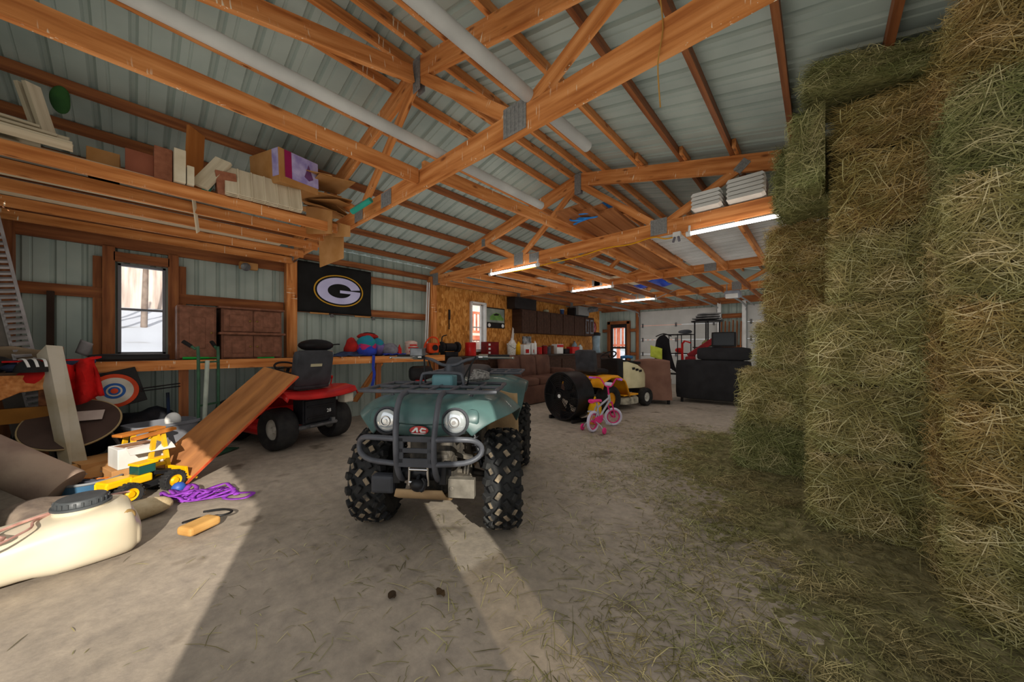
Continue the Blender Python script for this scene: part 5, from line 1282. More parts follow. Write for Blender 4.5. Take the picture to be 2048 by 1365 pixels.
# yellow stool
SUNY=mat('stool_yellow','#dcae22','#c89612',.4,scale=6)
root=thing('step_stool','small yellow stool with brown plank top behind the toy loader','stool',(-5.05,.08,0),.55)
b=MB(); b.box((0,-.04,.46),(.12,.36,.025),Rx(.03)); b.build('seat',mat('stool_plank','#b9702a','#8f521a',.6,scale=5),root,bevel=.005)
for y in (-.12,.08):
    for s in (-1,1):
        b=MB(); b.bar((s*.04,y,.45),(s*.12,y*1.25,.0),.035,.02,up=(1,0,0)); b.build('leg',SUNY,root)
b=MB(); b.bar((.1,-.2,.12),(.1,.13,.12),.02,.03); b.build('stretcher',SUNY,root)
root=thing('yellow_trestle','bright yellow trestle leg standing against the plywood sheet','trestle',(-4.62,.16,0),.4)
b=MB(); b.bar((0,-.09,0),(0,-.03,.48),.03,.03,up=(1,0,0)); b.bar((0,.09,0),(0,.03,.48),.03,.03,up=(1,0,0)); b.bar((0,-.07,.2),(0,.07,.2),.02,.03); b.build('leg_frame',SUNY,root)
b=MB(); b.box((0,-.03,.495),(.06,.3,.025),Rx(.12)); b.build('top_bar',mat('stool_plank','#b9702a'),root)
# plywood ramp
A=V((-4.62,1.32,.95)); B=V((-4.42,.33,.012)); C_=V((-5.16,1.10,1.05)); D_=B+(C_-A); D_.z=max(D_.z,.03)
nrm=(A-B).cross(C_-A).normalized()
if nrm.z<0: nrm=-nrm
root=thing('plywood_sheet','long weathered plywood sheet with red edge leaning on the red riding mower','plywood',(0,0,0))
cen=(A+B+C_+D_)/4; ex=(A-B).normalized(); ez=nrm; ey=ez.cross(ex).normalized(); Mp=basis(ex,ey,ez,cen); Mi=Mp.inverted()
q=[Mi@p for p in (A,C_,D_,B)]
b=MB(); b.skin([[V((p.x,p.y,-.009)) for p in q],[V((p.x,p.y,.009)) for p in q]]); b.build('panel',mat('plywood','#a8703f','#7d4f2b',.75,scale=2.2,stretch=(.6,3,1),bump=.12,c3='#94623a'),root,M=Mp)
b=MB(); b.bar((q[0].x,q[0].y,0),(q[3].x,q[3].y,0),.008,.021); b.build('painted_edge',mat('red_edge','#c4512f','#a8401f',.6,scale=9),root,M=Mp)
# toy loader
TY_=mat('toy_yellow','#f0b90c','#e2a808',.35,scale=4)
root=thing('toy_loader','yellow toy wheel loader with black tyres on the floor in the sun','toy loader',(-4.40,.06,0),math.atan2(.27,-.16),sc=1.12)
for x,s,nm in ((-.14,-1,'rear_wheel'),(-.14,1,'rear_wheel'),(.14,-1,'front_wheel'),(.14,1,'front_wheel')):
    R_=.075
    b=MB(); b.lathe([(.045,-.03),(.07,-.034),(R_,-.02),(R_,.02),(.07,.034),(.045,.03)],ax=(0,1,0),n=28); 
    for i in range(18): a=2*PI*i/18; b.box((R_*math.cos(a),0,R_*math.sin(a)),(.014,.06,.012),Ry(-a))
    o=b.build(nm,RUBBER,root,smooth=40); o.location=(x,s*.085,R_)
    b=MB(); b.lathe([(.046,.028*s),(.03,.02*s),(.02,.034*s),(.001,.034*s)],ax=(0,1,0),n=24); b.cyl((0,-.02,0),(0,.02,0),.044,n=20); b.build('rim',TY_,o,smooth=40)
b=MB(); b.bar((-.22,0,.085),(.2,0,.085),.09,.05); b.build('chassis',BLACK,root,bevel=.008)
b=MB(); b.box((-.17,0,.165),(.15,.12,.05)); b.box((-.05,0,.15),(.14,.13,.06)); b.bar((-.24,-.05,.1),(-.24,-.05,.18),.02,.02); b.bar((-.24,.05,.1),(-.24,.05,.18),.02,.02); b.build('body',TY_,root,bevel=.01)
b=MB(); b.skin([[V((x,y,z)) for x,y in ((-.06,-.05),(.05,-.05),(.05,.05),(-.06,.05))] for z in (.18,.245)]); b.build('cab_window',mat('toy_window','#1f4c44','#17362f',.2),root,bevel=.006)
b=MB(); b.box((0,0,.256),(.13,.11,.018)); b.box((.09,0,.262),(.1,.06,.02)); b.build('cab_roof',TY_,root,bevel=.005)
b=MB()
for s in (-1,1): b.bar((.04,s*.05,.17),(.22,s*.05,.12),.018,.03)
b.build('loader_arm',BLACK,root)
b=MB(); b.skin([[V((x,y,z)) for x,z in ((.21,.16),(.22,.06),(.30,.03),(.31,.045),(.24,.075),(.23,.16))] for y in (-.11,.11)]); b.build('bucket',TY_,root,bevel=.003)
b=MB(); b.ell((-4.23,.27,.05),(.05,.05,.05),20,14); tag(b.build('blue_ball',mat('blue_ball','#2f56a8','#274a94',.5),smooth=60),'small blue ball beside the toy loader','ball')
# purple strap
PUR2=mat('purple_webbing','#7c2f9c','#9142b4',.6,scale=30)
b=MB(); rr=random.Random(11)
pts=[]
for i in range(46):
    c=V((-4.08,.22,0)).lerp(V((-3.86,.52,0)),.5+.5*math.sin(i*.9)); pts.append(c+V((rr.uniform(-.1,.1),rr.uniform(-.12,.12),.015+rr.uniform(0,.06))))
for i in range(len(pts)-2): pass
b.ribbon(pts,.035,(.2,.3,1),sm=5)
b.ribbon([(-3.9,.48,.03),(-3.84,.56,.02),(-3.74,.68,.02),(-3.66,.70,.03),(-3.63,.64,.02),(-3.7,.56,.012),(-3.8,.52,.01),(-3.83,.6,.03)],.032,(.2,.2,1),sm=5)
tag(b.build('tow_strap',PUR2,solid=.003,smooth=60),'tangled purple webbing strap lying on the sunlit concrete','strap')
root=thing('wood_block','tan wooden block on the concrete beside the white tank','block',(-3.22,.31,.03),.5)
b=MB(); b.box((0,0,.025),(.13,.2,.06)); b.build('block',mat('tan_block','#c99a58','#b58647',.7,scale=5),root,bevel=.02,seg=3)
o=MB(); o.tube([(-3.42,.24,.03),(-3.3,.32,.075),(-3.24,.44,.072),(-3.3,.5,.06),(-3.42,.46,.05),(-3.5,.36,.04)],.008,8,sm=5); tag(o.build('black_hose_loop',BLACK,smooth=60),'loop of black hose lying over the wooden block','hose')
# spot sprayer tank
PE=mat('white_polyethylene','#d6ccb6','#c6b99f',.35,scale=2.5,coat=.2)
root=thing('sprayer_tank','long white plastic sprayer tank lying on the floor in the near left corner','tank',(-3.35,-.37,0),.07)
b=MB(); rings=[]
for y,w,z0,z1 in ((-.62,.02,.1,.14),(-.60,.13,.05,.20),(-.55,.19,.03,.235),(-.3,.22,.03,.26),(-.1,.22,.03,.28),(.0,.225,.03,.30),(.04,.225,.0,.31),(.2,.23,.0,.325),(.30,.225,.0,.325),(.36,.20,.0,.31),(.375,.17,.03,.22),(.385,.17,.03,.2),(.40,.15,.04,.17),(.405,.02,.1,.12)):
    rings.append([V((w*math.copysign(abs(math.cos(a))**.55,math.cos(a)),y,(z0+z1)/2+(z1-z0)/2*math.copysign(abs(math.sin(a))**.55,math.sin(a)))) for a in [2*PI*(i+.5)/28 for i in range(28)]])
b.skin(rings); b.build('tank_body',PE,root,smooth=60,sub=1)
b=MB(); b.cyl((0.0,.16,.28),(0.0,.16,.335),.115,n=32); b.build('filler_neck',PE,root,smooth=40)
GL=mat('grey_lid','#4a4d4f','#3d4042',.45,scale=8)
b=MB(); b.lathe([(.001,.365),(.05,.368),(.098,.365),(.106,.355),(.108,.33),(.122,.328),(.122,.315),(.001,.315)],(0,.16,.02),n=40)
for i in range(24): a=2*PI*i/24; b.box((.108*math.cos(a),.16+.108*math.sin(a),.363),(.008,.01,.025),Rz(a))
b.build('lid',GL,root,smooth=40)
b=MB(); b.torus((.17,.335,.245),(.8,.6,.1),.03,.013,24,8); b.build('drain_boss',mat('stained_plastic','#a88a58','#7d6236',.6),root,smooth=60)
WIRE=mat('pink_wire','#c79a8c','#a87a70',.6,scale=20)
o=MB(); o.tube([(-3.16,-.78,.30),(-3.05,-.6,.32),(-3.12,-.45,.31),(-3.28,-.5,.3),(-3.4,-.35,.31),(-3.55,-.12,.30),(-3.62,-.02,.28)],.008,6,sm=6); o.tube([(-3.16,-.74,.30),(-3.0,-.55,.3),(-3.15,-.38,.32),(-3.35,-.36,.31),(-3.6,-.1,.29)],.006,6,sm=6); tag(o.build('electric_wire',WIRE,smooth=60),'pinkish electric wire looped over the white tank','wire')
o=MB(); o.cyl((-3.62,-.52,.06),(-3.5,-.72,.10),.07,n=20); o.cyl((-3.6,-.55,.08),(-3.64,-.48,.05),.085,n=20); tag(o.build('sprayer_pump',mat('pump_grey','#56565a','#7b7a78',.5,.3,scale=9),bevel=.008),'grey cylindrical pump beside the left end of the white tank','pump')
# canvas bag, drum of paper, tub
blob('canvas_bag',mat('brown_grey_canvas','#5d5048','#877768',.9,scale=7,bump=.3),(-4.1,-.42,.08),(.26,.24,.13),'brown grey crumpled canvas bag behind the white tank','bag',7,.4,5,None,.004)
blob('cream_sack',mat('cream_sack','#cbb897','#a8926e',.9,scale=9,bump=.3),(-3.86,-.12,.05),(.13,.3,.09),'cream paper sack between the white tank and canvas bag','sack',9,.35,6,None,.004)
b=MB(); b.lathe([(.001,-.33),(.145,-.33),(.15,-.3),(.148,0),(.15,.3),(.145,.32),(.001,.32)],(-4.72,-.60,.325),(.36,.62,-.50),32)
for i,p in enumerate(b.v): p=V(p); b.v[i]=tuple(p+V((1,1,1))*.012*noise.noise(p*6))
tag(b.build('paper_roll',mat('kraft_paper','#a08a78','#806a5e',.85,scale=4,bump=.2),smooth=50),'thick roll wrapped in tan paper tilted at the left frame edge','roll')
root=thing('blue_tub','blue rimmed tub full of cords on the floor left of the toy loader','tub',(-4.72,-.24,0))
b=MB(); b.lathe([(.001,0),(.15,0),(.17,.02),(.185,.14),(.195,.155),(.18,.16),(.165,.14),(.15,.03),(.001,.03)],n=32); b.build('tub_body',mat('tub_blue','#3d6688','#4b7594',.5,scale=6),root,smooth=40)
b=MB(); b.torus((0,0,.155),(0,0,1),.185,.012,36,8); b.build('rim',mat('tub_grey','#77797b',None,.5),root,smooth=60)
cs=((-4.72,-.24,.12),'#2a2a2c',.012),((-4.74,-.22,.135),'#b5651f',.006),((-4.69,-.26,.14),'#3a3c46',.009)
for k,(c,col,r) in enumerate(cs):
    o=MB(); pts=[V(c)+V((.1*math.cos(i*1.1)*(1-.05*i%0.4),.1*math.sin(i*1.1+k),.012*math.sin(i*2.3)+.0)) for i in range(16)]; o.tube(pts,r,6,sm=4)
    tag(o.build('power_cord',mat('cord_%d'%k,col,None,.6),smooth=60),('black','orange','dark grey')[k]+' cord coiled inside the blue rimmed tub','cord')
# ------------------------------------------------------------------ near left loft
JT=2.735
BEI=wood('beige_siding','#b5a68a','#d3c5a8',None,.6); BRN=wood('brown_panel','#7d4a34','#9a6248',None,.6); CRM=mat('cream_box','#d2c6ab','#bdae90',.6,scale=6)
rr=random.Random(4)
for k in range(9):
    x=-4.08-.05*k; z=JT+.05+.035*(k%5); e=-.30-.05*rr.random()*k
    o=beam('siding_plank',(x,YF+.04,z+.02*rr.random()),(x-.05*rr.random(),e,z-.005),.09,.02,BEI,up=(.5*rr.uniform(-1,1),0,1)); tag(o,'beige siding plank in the bundle at the front of the loft, %s from the aisle'%ORD[k],'plank','beige planks on the loft')
for k in range(2):
    p=at(96-14*k,268,2.62); q=at(62-16*k,168,2.55); o=beam('siding_plank',p,q,.10,.025,BEI,up=(.6,.8,0)); tag(o,'beige plank standing upright on the loft, %s of two'%('right','left')[k],'plank','upright planks on the loft')
def loftbox(lab,px0,px1,py0,py1,X,dep,m,name='box',cat='box',rz=0,tilt=0,group=None):
    a=WX(px0,py1,X); c=WX(px1,py1,X); top=WX((px0+px1)/2,py0,X).z; bot=JT+.002; hh=max(.05,top-bot)
    b=MB(); b.box((0,0,hh/2),(dep,abs(c.y-a.y),hh)); o=b.build(name,m,bevel=.004); o.location=(X-dep/2,(a.y+c.y)/2,bot); o.rotation_euler=(tilt,0,rz)
    tag(o,lab,cat,group); return o
loftbox('reddish brown panel box on the loft left of the brown one',250,308,303,350,-4.25,.3,mat('reddish_panel','#93563f','#7d4632',.6,scale=3))
loftbox('brown wooden drawer box on the loft beside the cream boxes',308,345,295,352,-4.2,.3,BRN)
loftbox('tall cream box on the loft right of the brown drawer box',348,372,298,365,-4.12,.2,CRM)
loftbox('low cream box on the loft right of the tall cream box',374,389,332,366,-4.12,.18,CRM)
loftbox('flat tan carton on the loft behind the beige plank ends',172,240,300,325,-4.45,.3,CARD)
p=at(385,335,3.3); q=at(392,262,3.35); p.z=JT+.01; o=beam('upright_board',p,q,.17,.02,wood('amber_board','#b87438','#a5622c'),up=(.75,.66,0)); tag(o,'amber board standing on the loft right of the cream boxes','board')
p=at(398,385,3.1); q=at(448,322,3.25); p.z=JT+.03; o=beam('white_board',p,q,.14,.03,BEI,up=(.5,0,.8)); tag(o,'pale board slanting up on the loft, teal strip behind it','board')
p=at(412,392,3.15); q=at(428,350,3.3); p.z=JT+.02; o=beam('teal_strip',p,q,.06,.03,mat('teal_strip','#2a8a78','#1f7464',.5),up=(.5,0,.8)); tag(o,'teal strip next to the slanting pale board on the loft','strip')
loftbox('brown board box on the loft left of the ribbed panels',436,478,345,388,-4.15,.1,BRN,tilt=.1)
q0=at(458,392,3.2); q1=at(572,418,3.52); q2=at(490,346,3.36); q0.z=max(q0.z,JT+.03); q1.z=max(q1.z,JT+.03)
exr=(q1-q0).normalized(); ezr=exr.cross(q2-q0).normalized(); eyr=ezr.cross(exr); MR=basis(eyr,exr,-ezr,(q0+q1)/2+(q2-q0)*.5)
root=thing('ribbed_panel','stack of pale ribbed panels tilted on the loft under the printed box','panel')
root.matrix_local=MR
for k in range(3):
    b=MB()
    for i in range(6): b.box((0,-.27+.105*i,.022*k),(.30,.1,.012)); b.box((0,-.22+.105*i,.022*k-.008),(.30,.014,.012))
    b.build('panel',BEI,root,bevel=.002)
root=thing('printed_box','big cardboard box with magenta and lilac printing on the loft','box',(-4.36,1.12,JT+.27),.0,rot=(.06,.03,.30))
b=MB(); b.box((0,0,.17),(.5,.42,.34)); b.build('carton',CARD,root,bevel=.004)
b=MB(); b.box((.252,.03,.20),(.004,.36,.27)); b.build('printed_panel',mat('lilac_print','#b8aed0','#8d80b4',.5,scale=9),root)
b=MB(); b.box((.2545,-.12,.20),(.003,.07,.27)); b.box((.1,-.212,.2),(.3,.004,.27)) if 0 else None; b.build('magenta_band',mat('magenta_print','#9c1f58','#87184a',.5),root)
b=MB(); b.box((.19,-.2115,.2),(.1,.003,.27)); b.build('side_print',mat('lilac_print','#b8aed0'),root)
b=MB(); b.prism([(-.05,-.06),(0,.08),(.05,-.06),(0,-.09)],(.2555,.1,.2),RP,.003); b.build('print_mark',mat('plum_print','#6b4470','#55345c',.5),root)
rr=random.Random(9)
for k in range(9):
    px,py=(640,660,630,655,690,650,668,640,680)[k],(350,370,395,405,415,425,440,452,450)[k]
    p=at(px,py,3.95+.05*k); p.z=min(max(p.z,2.90+.015*k),3.25); p.y=min(p.y,1.62)
    b=MB(); b.box((0,0,0),(.50-.03*(k%3),.36+.03*(k%4),.008)); o=b.build('cardboard_sheet',CARD); o.location=p; o.rotation_euler=(rr.uniform(-.35,.2),rr.uniform(.0,.4),rr.uniform(-.8,.8))
    tag(o,'flattened cardboard sheet in the heap at the inner loft end, %s from top'%ORD[k],'cardboard','flattened cardboard on the loft')
for k,(px0,px1,py0,py1,d,lab) in enumerate(((613,664,412,468,3.95,'cardboard flap hanging over the loft edge, left of the heap'),(664,700,442,474,3.9,'small cardboard flap hanging over the loft edge, under the heap'),(638,687,478,535,4.15,'tan cardboard piece hanging below the nearest truss in front of the flag'))):
    a=at(px0,py0,d+.15); c=at(px1,py0-(18 if k==2 else -10),d-.1); e=at(px1,py1-(18 if k==2 else 0),d-.1); g=at(px0+(2 if k==2 else 0),py1,d+.15)
    b=MB(); b.add([a,c,e,g],[(0,1,2,3)]); tag(b.build('cardboard_flap',CARD,solid=.008),lab,'cardboard')
p=at(704,424,3.6); q=at(742,400,3.5); o=MB(); o.cyl(p,q,.028,n=14); tag(o.build('green_tube',mat('teal_tube','#2f9e88','#26826f',.4),smooth=40),'teal green tube end on the nearest truss right of the cardboard heap','tube')
o=beam('slat_strip',at(385,380,3.25),at(396,465,3.5),.05,.006,BEI,up=(.6,.7,0)); tag(o,'beige strip dangling through the loft joists','strip')
for k in range(6):
    x=-4.3-.33*k; o=beam('loft_board',(x,YF+.1,JT+.012),(x-.1*rr.uniform(-1,1),.2+rr.uniform(.3,1.3),JT+.012),.2,.02,(BEI,mat('grey_board','#8d8578','#6f685c',.8,scale=4,stretch=(.5,6,6)))[k%2],up=(0,0,1)); tag(o,'weathered board lying flat on the loft joists, %s from the aisle'%ORD[k],'board','flat boards on the loft')
blob('green_cloth',mat('green_cloth','#3e6b35','#2c4f2a',.9,scale=5),(-4.62,-.40,3.34),(.04,.06,.12),'green cloth hanging from the roof above the loft','cloth',4,.3)
root=thing('flood_light','small brown lamp fixture under the loft near the timber post','lamp',(XL+.12,1.16,2.52))
b=MB(); b.box((0,0,0),(.1,.22,.1)); b.build('housing',CARD,root,bevel=.01)
b=MB(); b.lathe([(.05,0),(.06,.05),(.04,.06),(.001,.06)],(.05,-.05,-.02),(1,0,-.3),20); b.build('reflector',STEEL,root,smooth=40)
# ------------------------------------------------------------------ strip lights and wiring
TUBE=mat('lit_tube','#fff8ee',None,.4,emit=7)
def strip(lab,x0,x1,y,z):
    t=thing('strip_light',lab,'strip light',((x0+x1)/2,y,z),group='strip lights'); w=x1-x0
    b=MB(); b.cyl((-w/2,0,0),(w/2,0,0),.021,n=14); b.build('tube',TUBE,t,smooth=50)
    for s in (-1,1):
        b=MB(); b.cyl((s*w/2,0,0),(s*(w/2+.05),0,0),.03,n=14); b.bar((s*(w/2+.02),0,.01),(s*(w/2+.02),.02,.10),.02,.02); b.build('end_cap',WHITE,t,smooth=40)
    return t
strip('longest lit tube light, under the second truss beside the hay',-1.12,-.15,TY[1]-.07,2.64)
strip('lit tube light under the second truss, left half above the chipboard corner',-4.46,-3.42,TY[1]-.07,2.64)
strip('lit tube light under the third truss',-4.43,-3.44,TY[2]-.07,2.66)
strip('lit tube light under the farthest truss',-4.43,-3.46,TY[3]-.05,2.68)
YC=mat('yellow_cord','#d99a12','#c98a0c',.5); yv=TY[1]-.035
o=MB(); o.tube([WY(px,py,yv) for px,py in ((985,549),(1040,541),(1100,527),(1160,513),(1210,497),(1260,489),(1305,475),(1330,478),(1350,474))],.008,6,sm=4); tag(o.build('extension_cord',YC,smooth=60),'yellow extension cord strung along the second truss','cord')
p=WY(1354,470,yv-.02); root=thing('junction_box','white light socket where the yellow cord ends on the second truss','socket',p)
b=MB(); b.box((0,0,0),(.09,.05,.07)); b.build('box',WHITE,root,bevel=.01)
for s in (-1,1):
    b=MB(); b.tube([(s*.02,-.02,-.03),(s*.035,-.03,-.09)],.014,8); b.build('plug',GRY,root)
root=thing('door_opener','grey garage door opener hanging among the far joists','door opener',(-1.45,9.1,2.5))
b=MB(); soft(b,(0,0,0),(.3,.34,.16),.04); b.build('motor_case',mat('opener_grey','#8d9098','#75787f',.5),root,smooth=60)
b=MB(); b.box((0,-.15,-.05),(.24,.05,.1)); b.build('lamp_cover',WHITE,root,bevel=.01)
b=MB(); b.bar((0,.1,.07),(0,3.4,.07),.03,.03); b.build('rail',PLATE,root)
b=MB(); b.bar((-.12,0,.05),(-.12,0,.24),.02,.02,up=(0,1,0)); b.bar((.12,0,.05),(.12,0,.24),.02,.02,up=(0,1,0)); b.build('hanger',PLATE,root)
o=MB(); o.cyl(WY(1312,597,TY[3]-.06),WY(1402,558,8.4)-V((0,0,.0)),.012,n=8); tag(o.build('conduit_rod',mat('grey_conduit','#9a9a96',None,.5,.3)),'thin grey rod slanting up from the farthest tube light','rod')
# ------------------------------------------------------------------ storage on the far joists
CTZ=2.81
BPL=wood('brown_plank','#8a5630','#ab7142','#98613a',.6,2.5)
for k in range(5):
    x=-2.62+.10*(k%2)+.22*(k//2); zz=.05*(k%2)
    o=beam('wide_plank',(x,3.95+.1*k,3.18+zz),(x+.12,8.0,2.86+zz),.24,.04,BPL); tag(o,'wide brown plank in the sloping stack over the second truss, %s'%('leftmost','left upper','middle','middle upper','rightmost')[k],'plank','wide planks over the second truss')
BLU=mat('blue_tarp','#1f6fc0','#2f8bd8',.45,scale=7)
p=at(1168,440,4.9)
b=MB(); rr=random.Random(3)
for k in range(7): b.torus(p+V((rr.uniform(-.05,.05),rr.uniform(-.05,.1),.0+.02*k)),(rr.uniform(-.4,.4),rr.uniform(-.7,-.2),1),.13+.02*rr.random(),.012,24,6)
tag(b.build('blue_rope',BLU,smooth=60),'coiled blue rope on the wide planks by the second truss peak','rope')
p=at(1215,420,5.2); blob('blue_tarp',BLU,p+V((0,0,-.02)),(.22,.16,.1),'crumpled blue tarp on the wide planks right of the blue rope','tarp',2,.5,7)
for k in range(3):
    p=at(1185+16*k,440-6*k,5.0); o=beam('short_block',p+V((-.15,.0,.02)),p+V((.2,.12,.03)),.09,.05,WOOD); tag(o,'short offcut of timber beside the blue rope, %s'%('left','middle','right')[k],'block','timber offcuts by the blue rope')
def stack(lab,X,w,n,y0,y1,z,m):
    for k in range(n):
        b=MB(); b.skin([[V((X-w/2,y,z+.045*k+.01)),V((X-w/2+.02,y,z+.045*k+.04)),V((X+w/2-.02,y,z+.045*k+.042)),V((X+w/2,y,z+.045*k+.02)),V((X+w/2-.03,y,z+.045*k+.004)),V((X-w/2+.02,y,z+.045*k+.004))] for y in (y0,y1)])
        tag(b.build('vinyl_siding',m),'%s, %s from the bottom'%(lab,ORD[k]),'siding','stacked white siding')
VIN=mat('white_vinyl','#d5d3cc','#c3c0b8',.5,scale=3)
stack('white siding panel in the left stack on the second truss',-.95,.30,4,4.3,6.9,2.885,VIN)
stack('white siding panel in the right stack on the second truss',-.58,.34,5,4.3,6.9,2.885,VIN)
b=MB(); b.box((-.14,4.62,2.97),(.28,.3,.16),Rz(.3)); tag(b.build('white_board',VIN,bevel=.004),'white box end on the second truss touching the hay','box')
b=MB(); sheet(b,(-1.75,4.65,CTZ+.004),(0,1,0),(1.75,0,0),2.3,(0,0,1),pitch=.2); tag(b.build('steel_sheet',mat('white_sheet','#c9c8c3','#b4b3ae',.4,.1,scale=3)),'white corrugated sheet lying on the joists behind the brightest tube light','sheet')
b=MB(); b.grid(lambda u,v:V((-3.5+.85*u,8.1+.9*v,CTZ+.035+.03*math.sin(u*9+v*5)+.05*abs(v-.5))),14,10); tag(b.build('blue_tarp',mat('deep_blue_tarp','#1440a8','#1c52c4',.4,scale=6),solid=.01,smooth=60),'deep blue tarp sagging between far joists','tarp')
rr=random.Random(21)
for k in range(15):
    x=rr.uniform(-6.1,-2.9); y=rr.uniform(4.6,8.5); L=rr.uniform(1.2,2.6); a=rr.uniform(-.06,.06)
    o=beam('stored_board',(x,y,CTZ+.03+.03*(k%4)),(x+a*L,min(y+L,12.4),CTZ+.03+.03*(k%4)),rr.uniform(.08,.25),.02,(BEI,BPL,WOODR,VIN)[k%4]); tag(o,'%s board stored flat on the far joists, %s from the camera'%(('beige','brown','red brown','white')[k%4],ORD[k]),'board','boards stored on the far joists')
root=thing('roof_vent_box','grey metal duct box on the chipboard above the glass cabinet','duct',(XL+.3,10.4,2.55))
b=MB(); b.box((0,0,0),(.36,.7,.3)); b.build('duct_body',PLATE,root,bevel=.01)
b=MB(); b.cyl((.1,.3,.05),(.35,.6,.12),.1,n=16); b.build('flex_duct',STEEL,root,smooth=40)

# ------------------------------------------------------------------ small extras
o=beam('dark_post',(XL+.12,-.62,ZT+.002),(XL+.10,-.62,1.93),.06,.05,mat('charred_board','#2a1e19','#3a2a22',.8,scale=4),up=(0,1,0)); tag(o,'dark upright board on the bench left of the near window','board')
b=MB(); b.grid(lambda u,v:V((XL+.25+.03*math.sin(u*3),-.44+.09*u+.04*v,ZT+.10+.15*v-.05*u)),5,5); tag(b.build('dust_pan',mat('pale_pan','#8f8988','#7b7574',.5),solid=.006,smooth=60),'small pale pan propped up left of the near window sill','pan')
o=MB(); p=at(1340,40,1.74); p.y=Y1-.03; q=V(p); q.z-=.52
o.tube([p,p.lerp(q,.3)+V((.012,0,0)),p.lerp(q,.6)+V((-.008,-.01,0)),q],.0035,6,sm=4); tag(o.build('twine',mat('baling_twine','#b0823f','#9a6f33',.8),smooth=60),'length of baling twine dangling from the nearest truss','twine')
for k,(px,py) in enumerate(((784,1196),(881,1191))):
    c=G(px,py); b=MB(); b.grid(lambda u,v:c+V(((u-.5)*.07,(v-.5)*.045*(1-abs(u-.5)*1.6),.006+.012*abs(math.sin(u*5+k))+.006*v)),8,4); tag(b.build('dead_leaf',mat('dead_leaf','#2b2118','#43321f',.8),smooth=60),'curled dead leaf on the concrete in front of the quad bike, %s one'%('left','right')[k],'leaf')
for k,of in enumerate(offs[2:7]):
    x=RX+of; z=chord(x)+.0925+.04
    o=beam('purlin_block',(x+.045,TY[1]-.22,z),(x+.045,TY[1]+.12,z),.038,.08,WOOD); tag(o,'short block beside the %s purlin on top of the second truss, right slope'%ORD[k+2],'block','purlin blocks')
# ------------------------------------------------------------------ outside the windows
SNOW=mat('snow','#b4b6c0','#77736c',.8,scale=1.5,stretch=(1,.5,4),lo=.60,hi=.76)
b=MB(); b.grid(lambda u,v:V((-6.75-14*u,-16+44*v,-.1+max(0,u-.08)*3.3+.12*noise.noise(V((u*9,v*22,0))))),40,80); struct(b.build('ground_snow',SNOW,smooth=60))
b=MB(); b.grid(lambda u,v:V((-45+90*u,13.2+20*v,-.12)),8,4); b.grid(lambda u,v:V((1.6+20*u,-16+60*v,-.12)),4,6); b.grid(lambda u,v:V((-6.7+8.4*u,-14+12.4*v,-.12)),4,4); struct(b.build('ground_snow',mat('packed_snow','#cfcac0','#b3aca0',.8,scale=1)))
WD=mat('winter_wood','#a08c82','#cbb9b0',.9,scale=1.2,stretch=(1,6,.4),c3='#b6a49a')
b=MB(); b.grid(lambda u,v:V((-20-3*v,-16+44*u,2.3+8*v)),6,4); struct(b.build('wooded_hillside',WD))
BK=mat('bark','#6d5d54','#8d7b70',.9,scale=4)
rr=random.Random(2)
k=0
for y in (-1.15,-.75,-.35,.1,.45,.75,1.2,1.55):
    x=-15+rr.uniform(-2,2); yy=y*2.2
    o=MB(); o.tube([(x,yy,1.2),(x+.1,yy+.05,3.5),(x,yy+.1,6.5)],[.09,.07,.04],8); tag(o.build('bare_tree',BK,smooth=60),'bare tree trunk outside the near left window, %s along the snowy bank'%ORD[k],'tree','bare trees outside'); k+=1
# neighbour's red deck seen through the far windows
DW=mat('red_deck','#a8553f','#c47a5e',.7,scale=3); PW=mat('bright_siding','#e2cfc2','#d5beb0',.7,scale=2)
root=thing('deck','red brown wooden deck with railing outside the chipboard window','deck',(-11.5,11.6,0))
b=MB(); b.box((0,0,1.7),(1.6,6,.18)); b.build('platform',DW,root)
for z in (1.95,2.75):
    b=MB(); b.bar((.75,-3,z),(.75,3,z),.06,.1); b.build('rail',DW,root)
for i in range(30):
    b=MB(); b.box((.75,-2.9+.2*i,2.35),(.05,.05,.8)); b.build('baluster',DW,root)
for y in (-2.8,0,2.8):
    b=MB(); b.box((.6,y,.8),(.16,.16,1.7)); b.build('post',DW,root)
root=thing('neighbour_house','pale sided house behind the red deck outside','house',(-14,11.6,0))
b=MB(); b.box((0,0,2.4),(2.5,8,5)); b.build('wall',PW,root)
root=thing('picket_fence','red picket fence outside the far door','fence',(-7.6,16.5,0))
b=MB()
for z in (1.4,2.3): b.bar((-3,0,z),(3,0,z),.06,.1)
b.build('rail',DW,root)
for i in range(28):
    b=MB(); b.box((-2.9+.21*i,0,1.85),(.1,.03,1.2)); b.build('picket',DW,root)
for i in (-2.9,0,2.9):
    b=MB(); b.box((i,.05,1.2),(.14,.12,2.6)); b.build('post',DW,root)
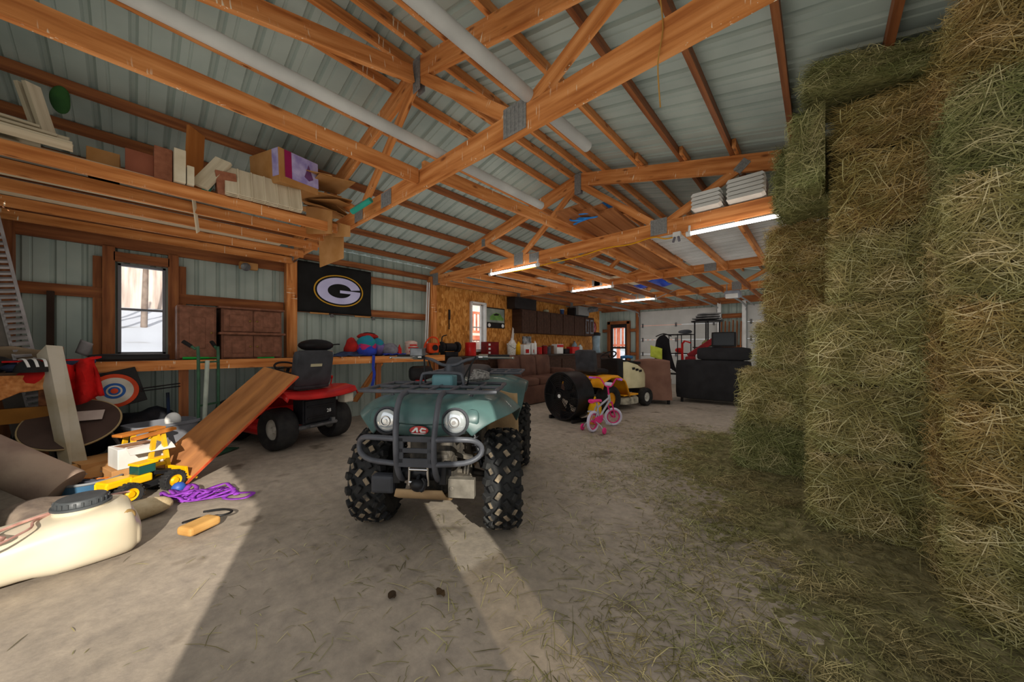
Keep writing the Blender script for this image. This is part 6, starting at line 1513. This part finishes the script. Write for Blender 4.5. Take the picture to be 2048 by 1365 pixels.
# ------------------------------------------------------------------ light, sky, camera
w=bpy.data.worlds.new('sky'); S.world=w; w.use_nodes=True
n,l=w.node_tree.nodes,w.node_tree.links
sk=n.new('ShaderNodeTexSky'); sk.sky_type='HOSEK_WILKIE'; sk.turbidity=3.5; sk.ground_albedo=.7
SUN=V((.927*math.cos(math.radians(23.5)),-.376*math.cos(math.radians(23.5)),math.sin(math.radians(23.5))))
sk.sun_direction=SUN
mxw=n.new('ShaderNodeMix'); mxw.data_type='RGBA'; mxw.inputs[0].default_value=.65; mxw.inputs[7].default_value=(.95,.97,1,1)
l.new(sk.outputs[0],mxw.inputs[6]); l.new(mxw.outputs[2],n['Background'].inputs[0]); n['Background'].inputs[1].default_value=1.2
ld=bpy.data.lights.new('sun','SUN'); ld.energy=6.5; ld.angle=.009; ld.color=(1,.93,.82)
so=bpy.data.objects.new('sun',ld); COL.objects.link(so); so.rotation_euler=(-SUN).to_track_quat('-Z','Y').to_euler(); so.location=(5,-4,6)
def lamp(kind,loc,e,col=(1,.98,.94),**k):
    d=bpy.data.lights.new('lamp',kind); d.energy=e; d.color=col
    for a,v in k.items(): setattr(d,a,v)
    o=bpy.data.objects.new('lamp',d); COL.objects.link(o); o.location=loc; return o
cam=bpy.data.cameras.new('camera'); co=bpy.data.objects.new('camera',cam); COL.objects.link(co)
cam.sensor_width=36; cam.lens=F/2048*36; cam.shift_y=(CY-682.5)/2048; cam.clip_start=.02
co.location=(0,0,H); co.rotation_euler=(PI/2,0,YAW); S.camera=co
S.view_settings.view_transform='Standard'; S.view_settings.look='None'; S.view_settings.exposure=-.04; S.view_settings.gamma=1
c=S.cycles; c.max_bounces=5; c.diffuse_bounces=3; c.glossy_bounces=2; c.transmission_bounces=3; c.transparent_max_bounces=8
c.caustics_reflective=False; c.caustics_refractive=False; c.use_denoising=True; c.sample_clamp_indirect=4; c.adaptive_threshold=.025
c.use_fast_gi=True; c.fast_gi_method='ADD'; c.ao_bounces=2; c.ao_bounces_render=2
w.light_settings.ao_factor=.42; w.light_settings.distance=1.6
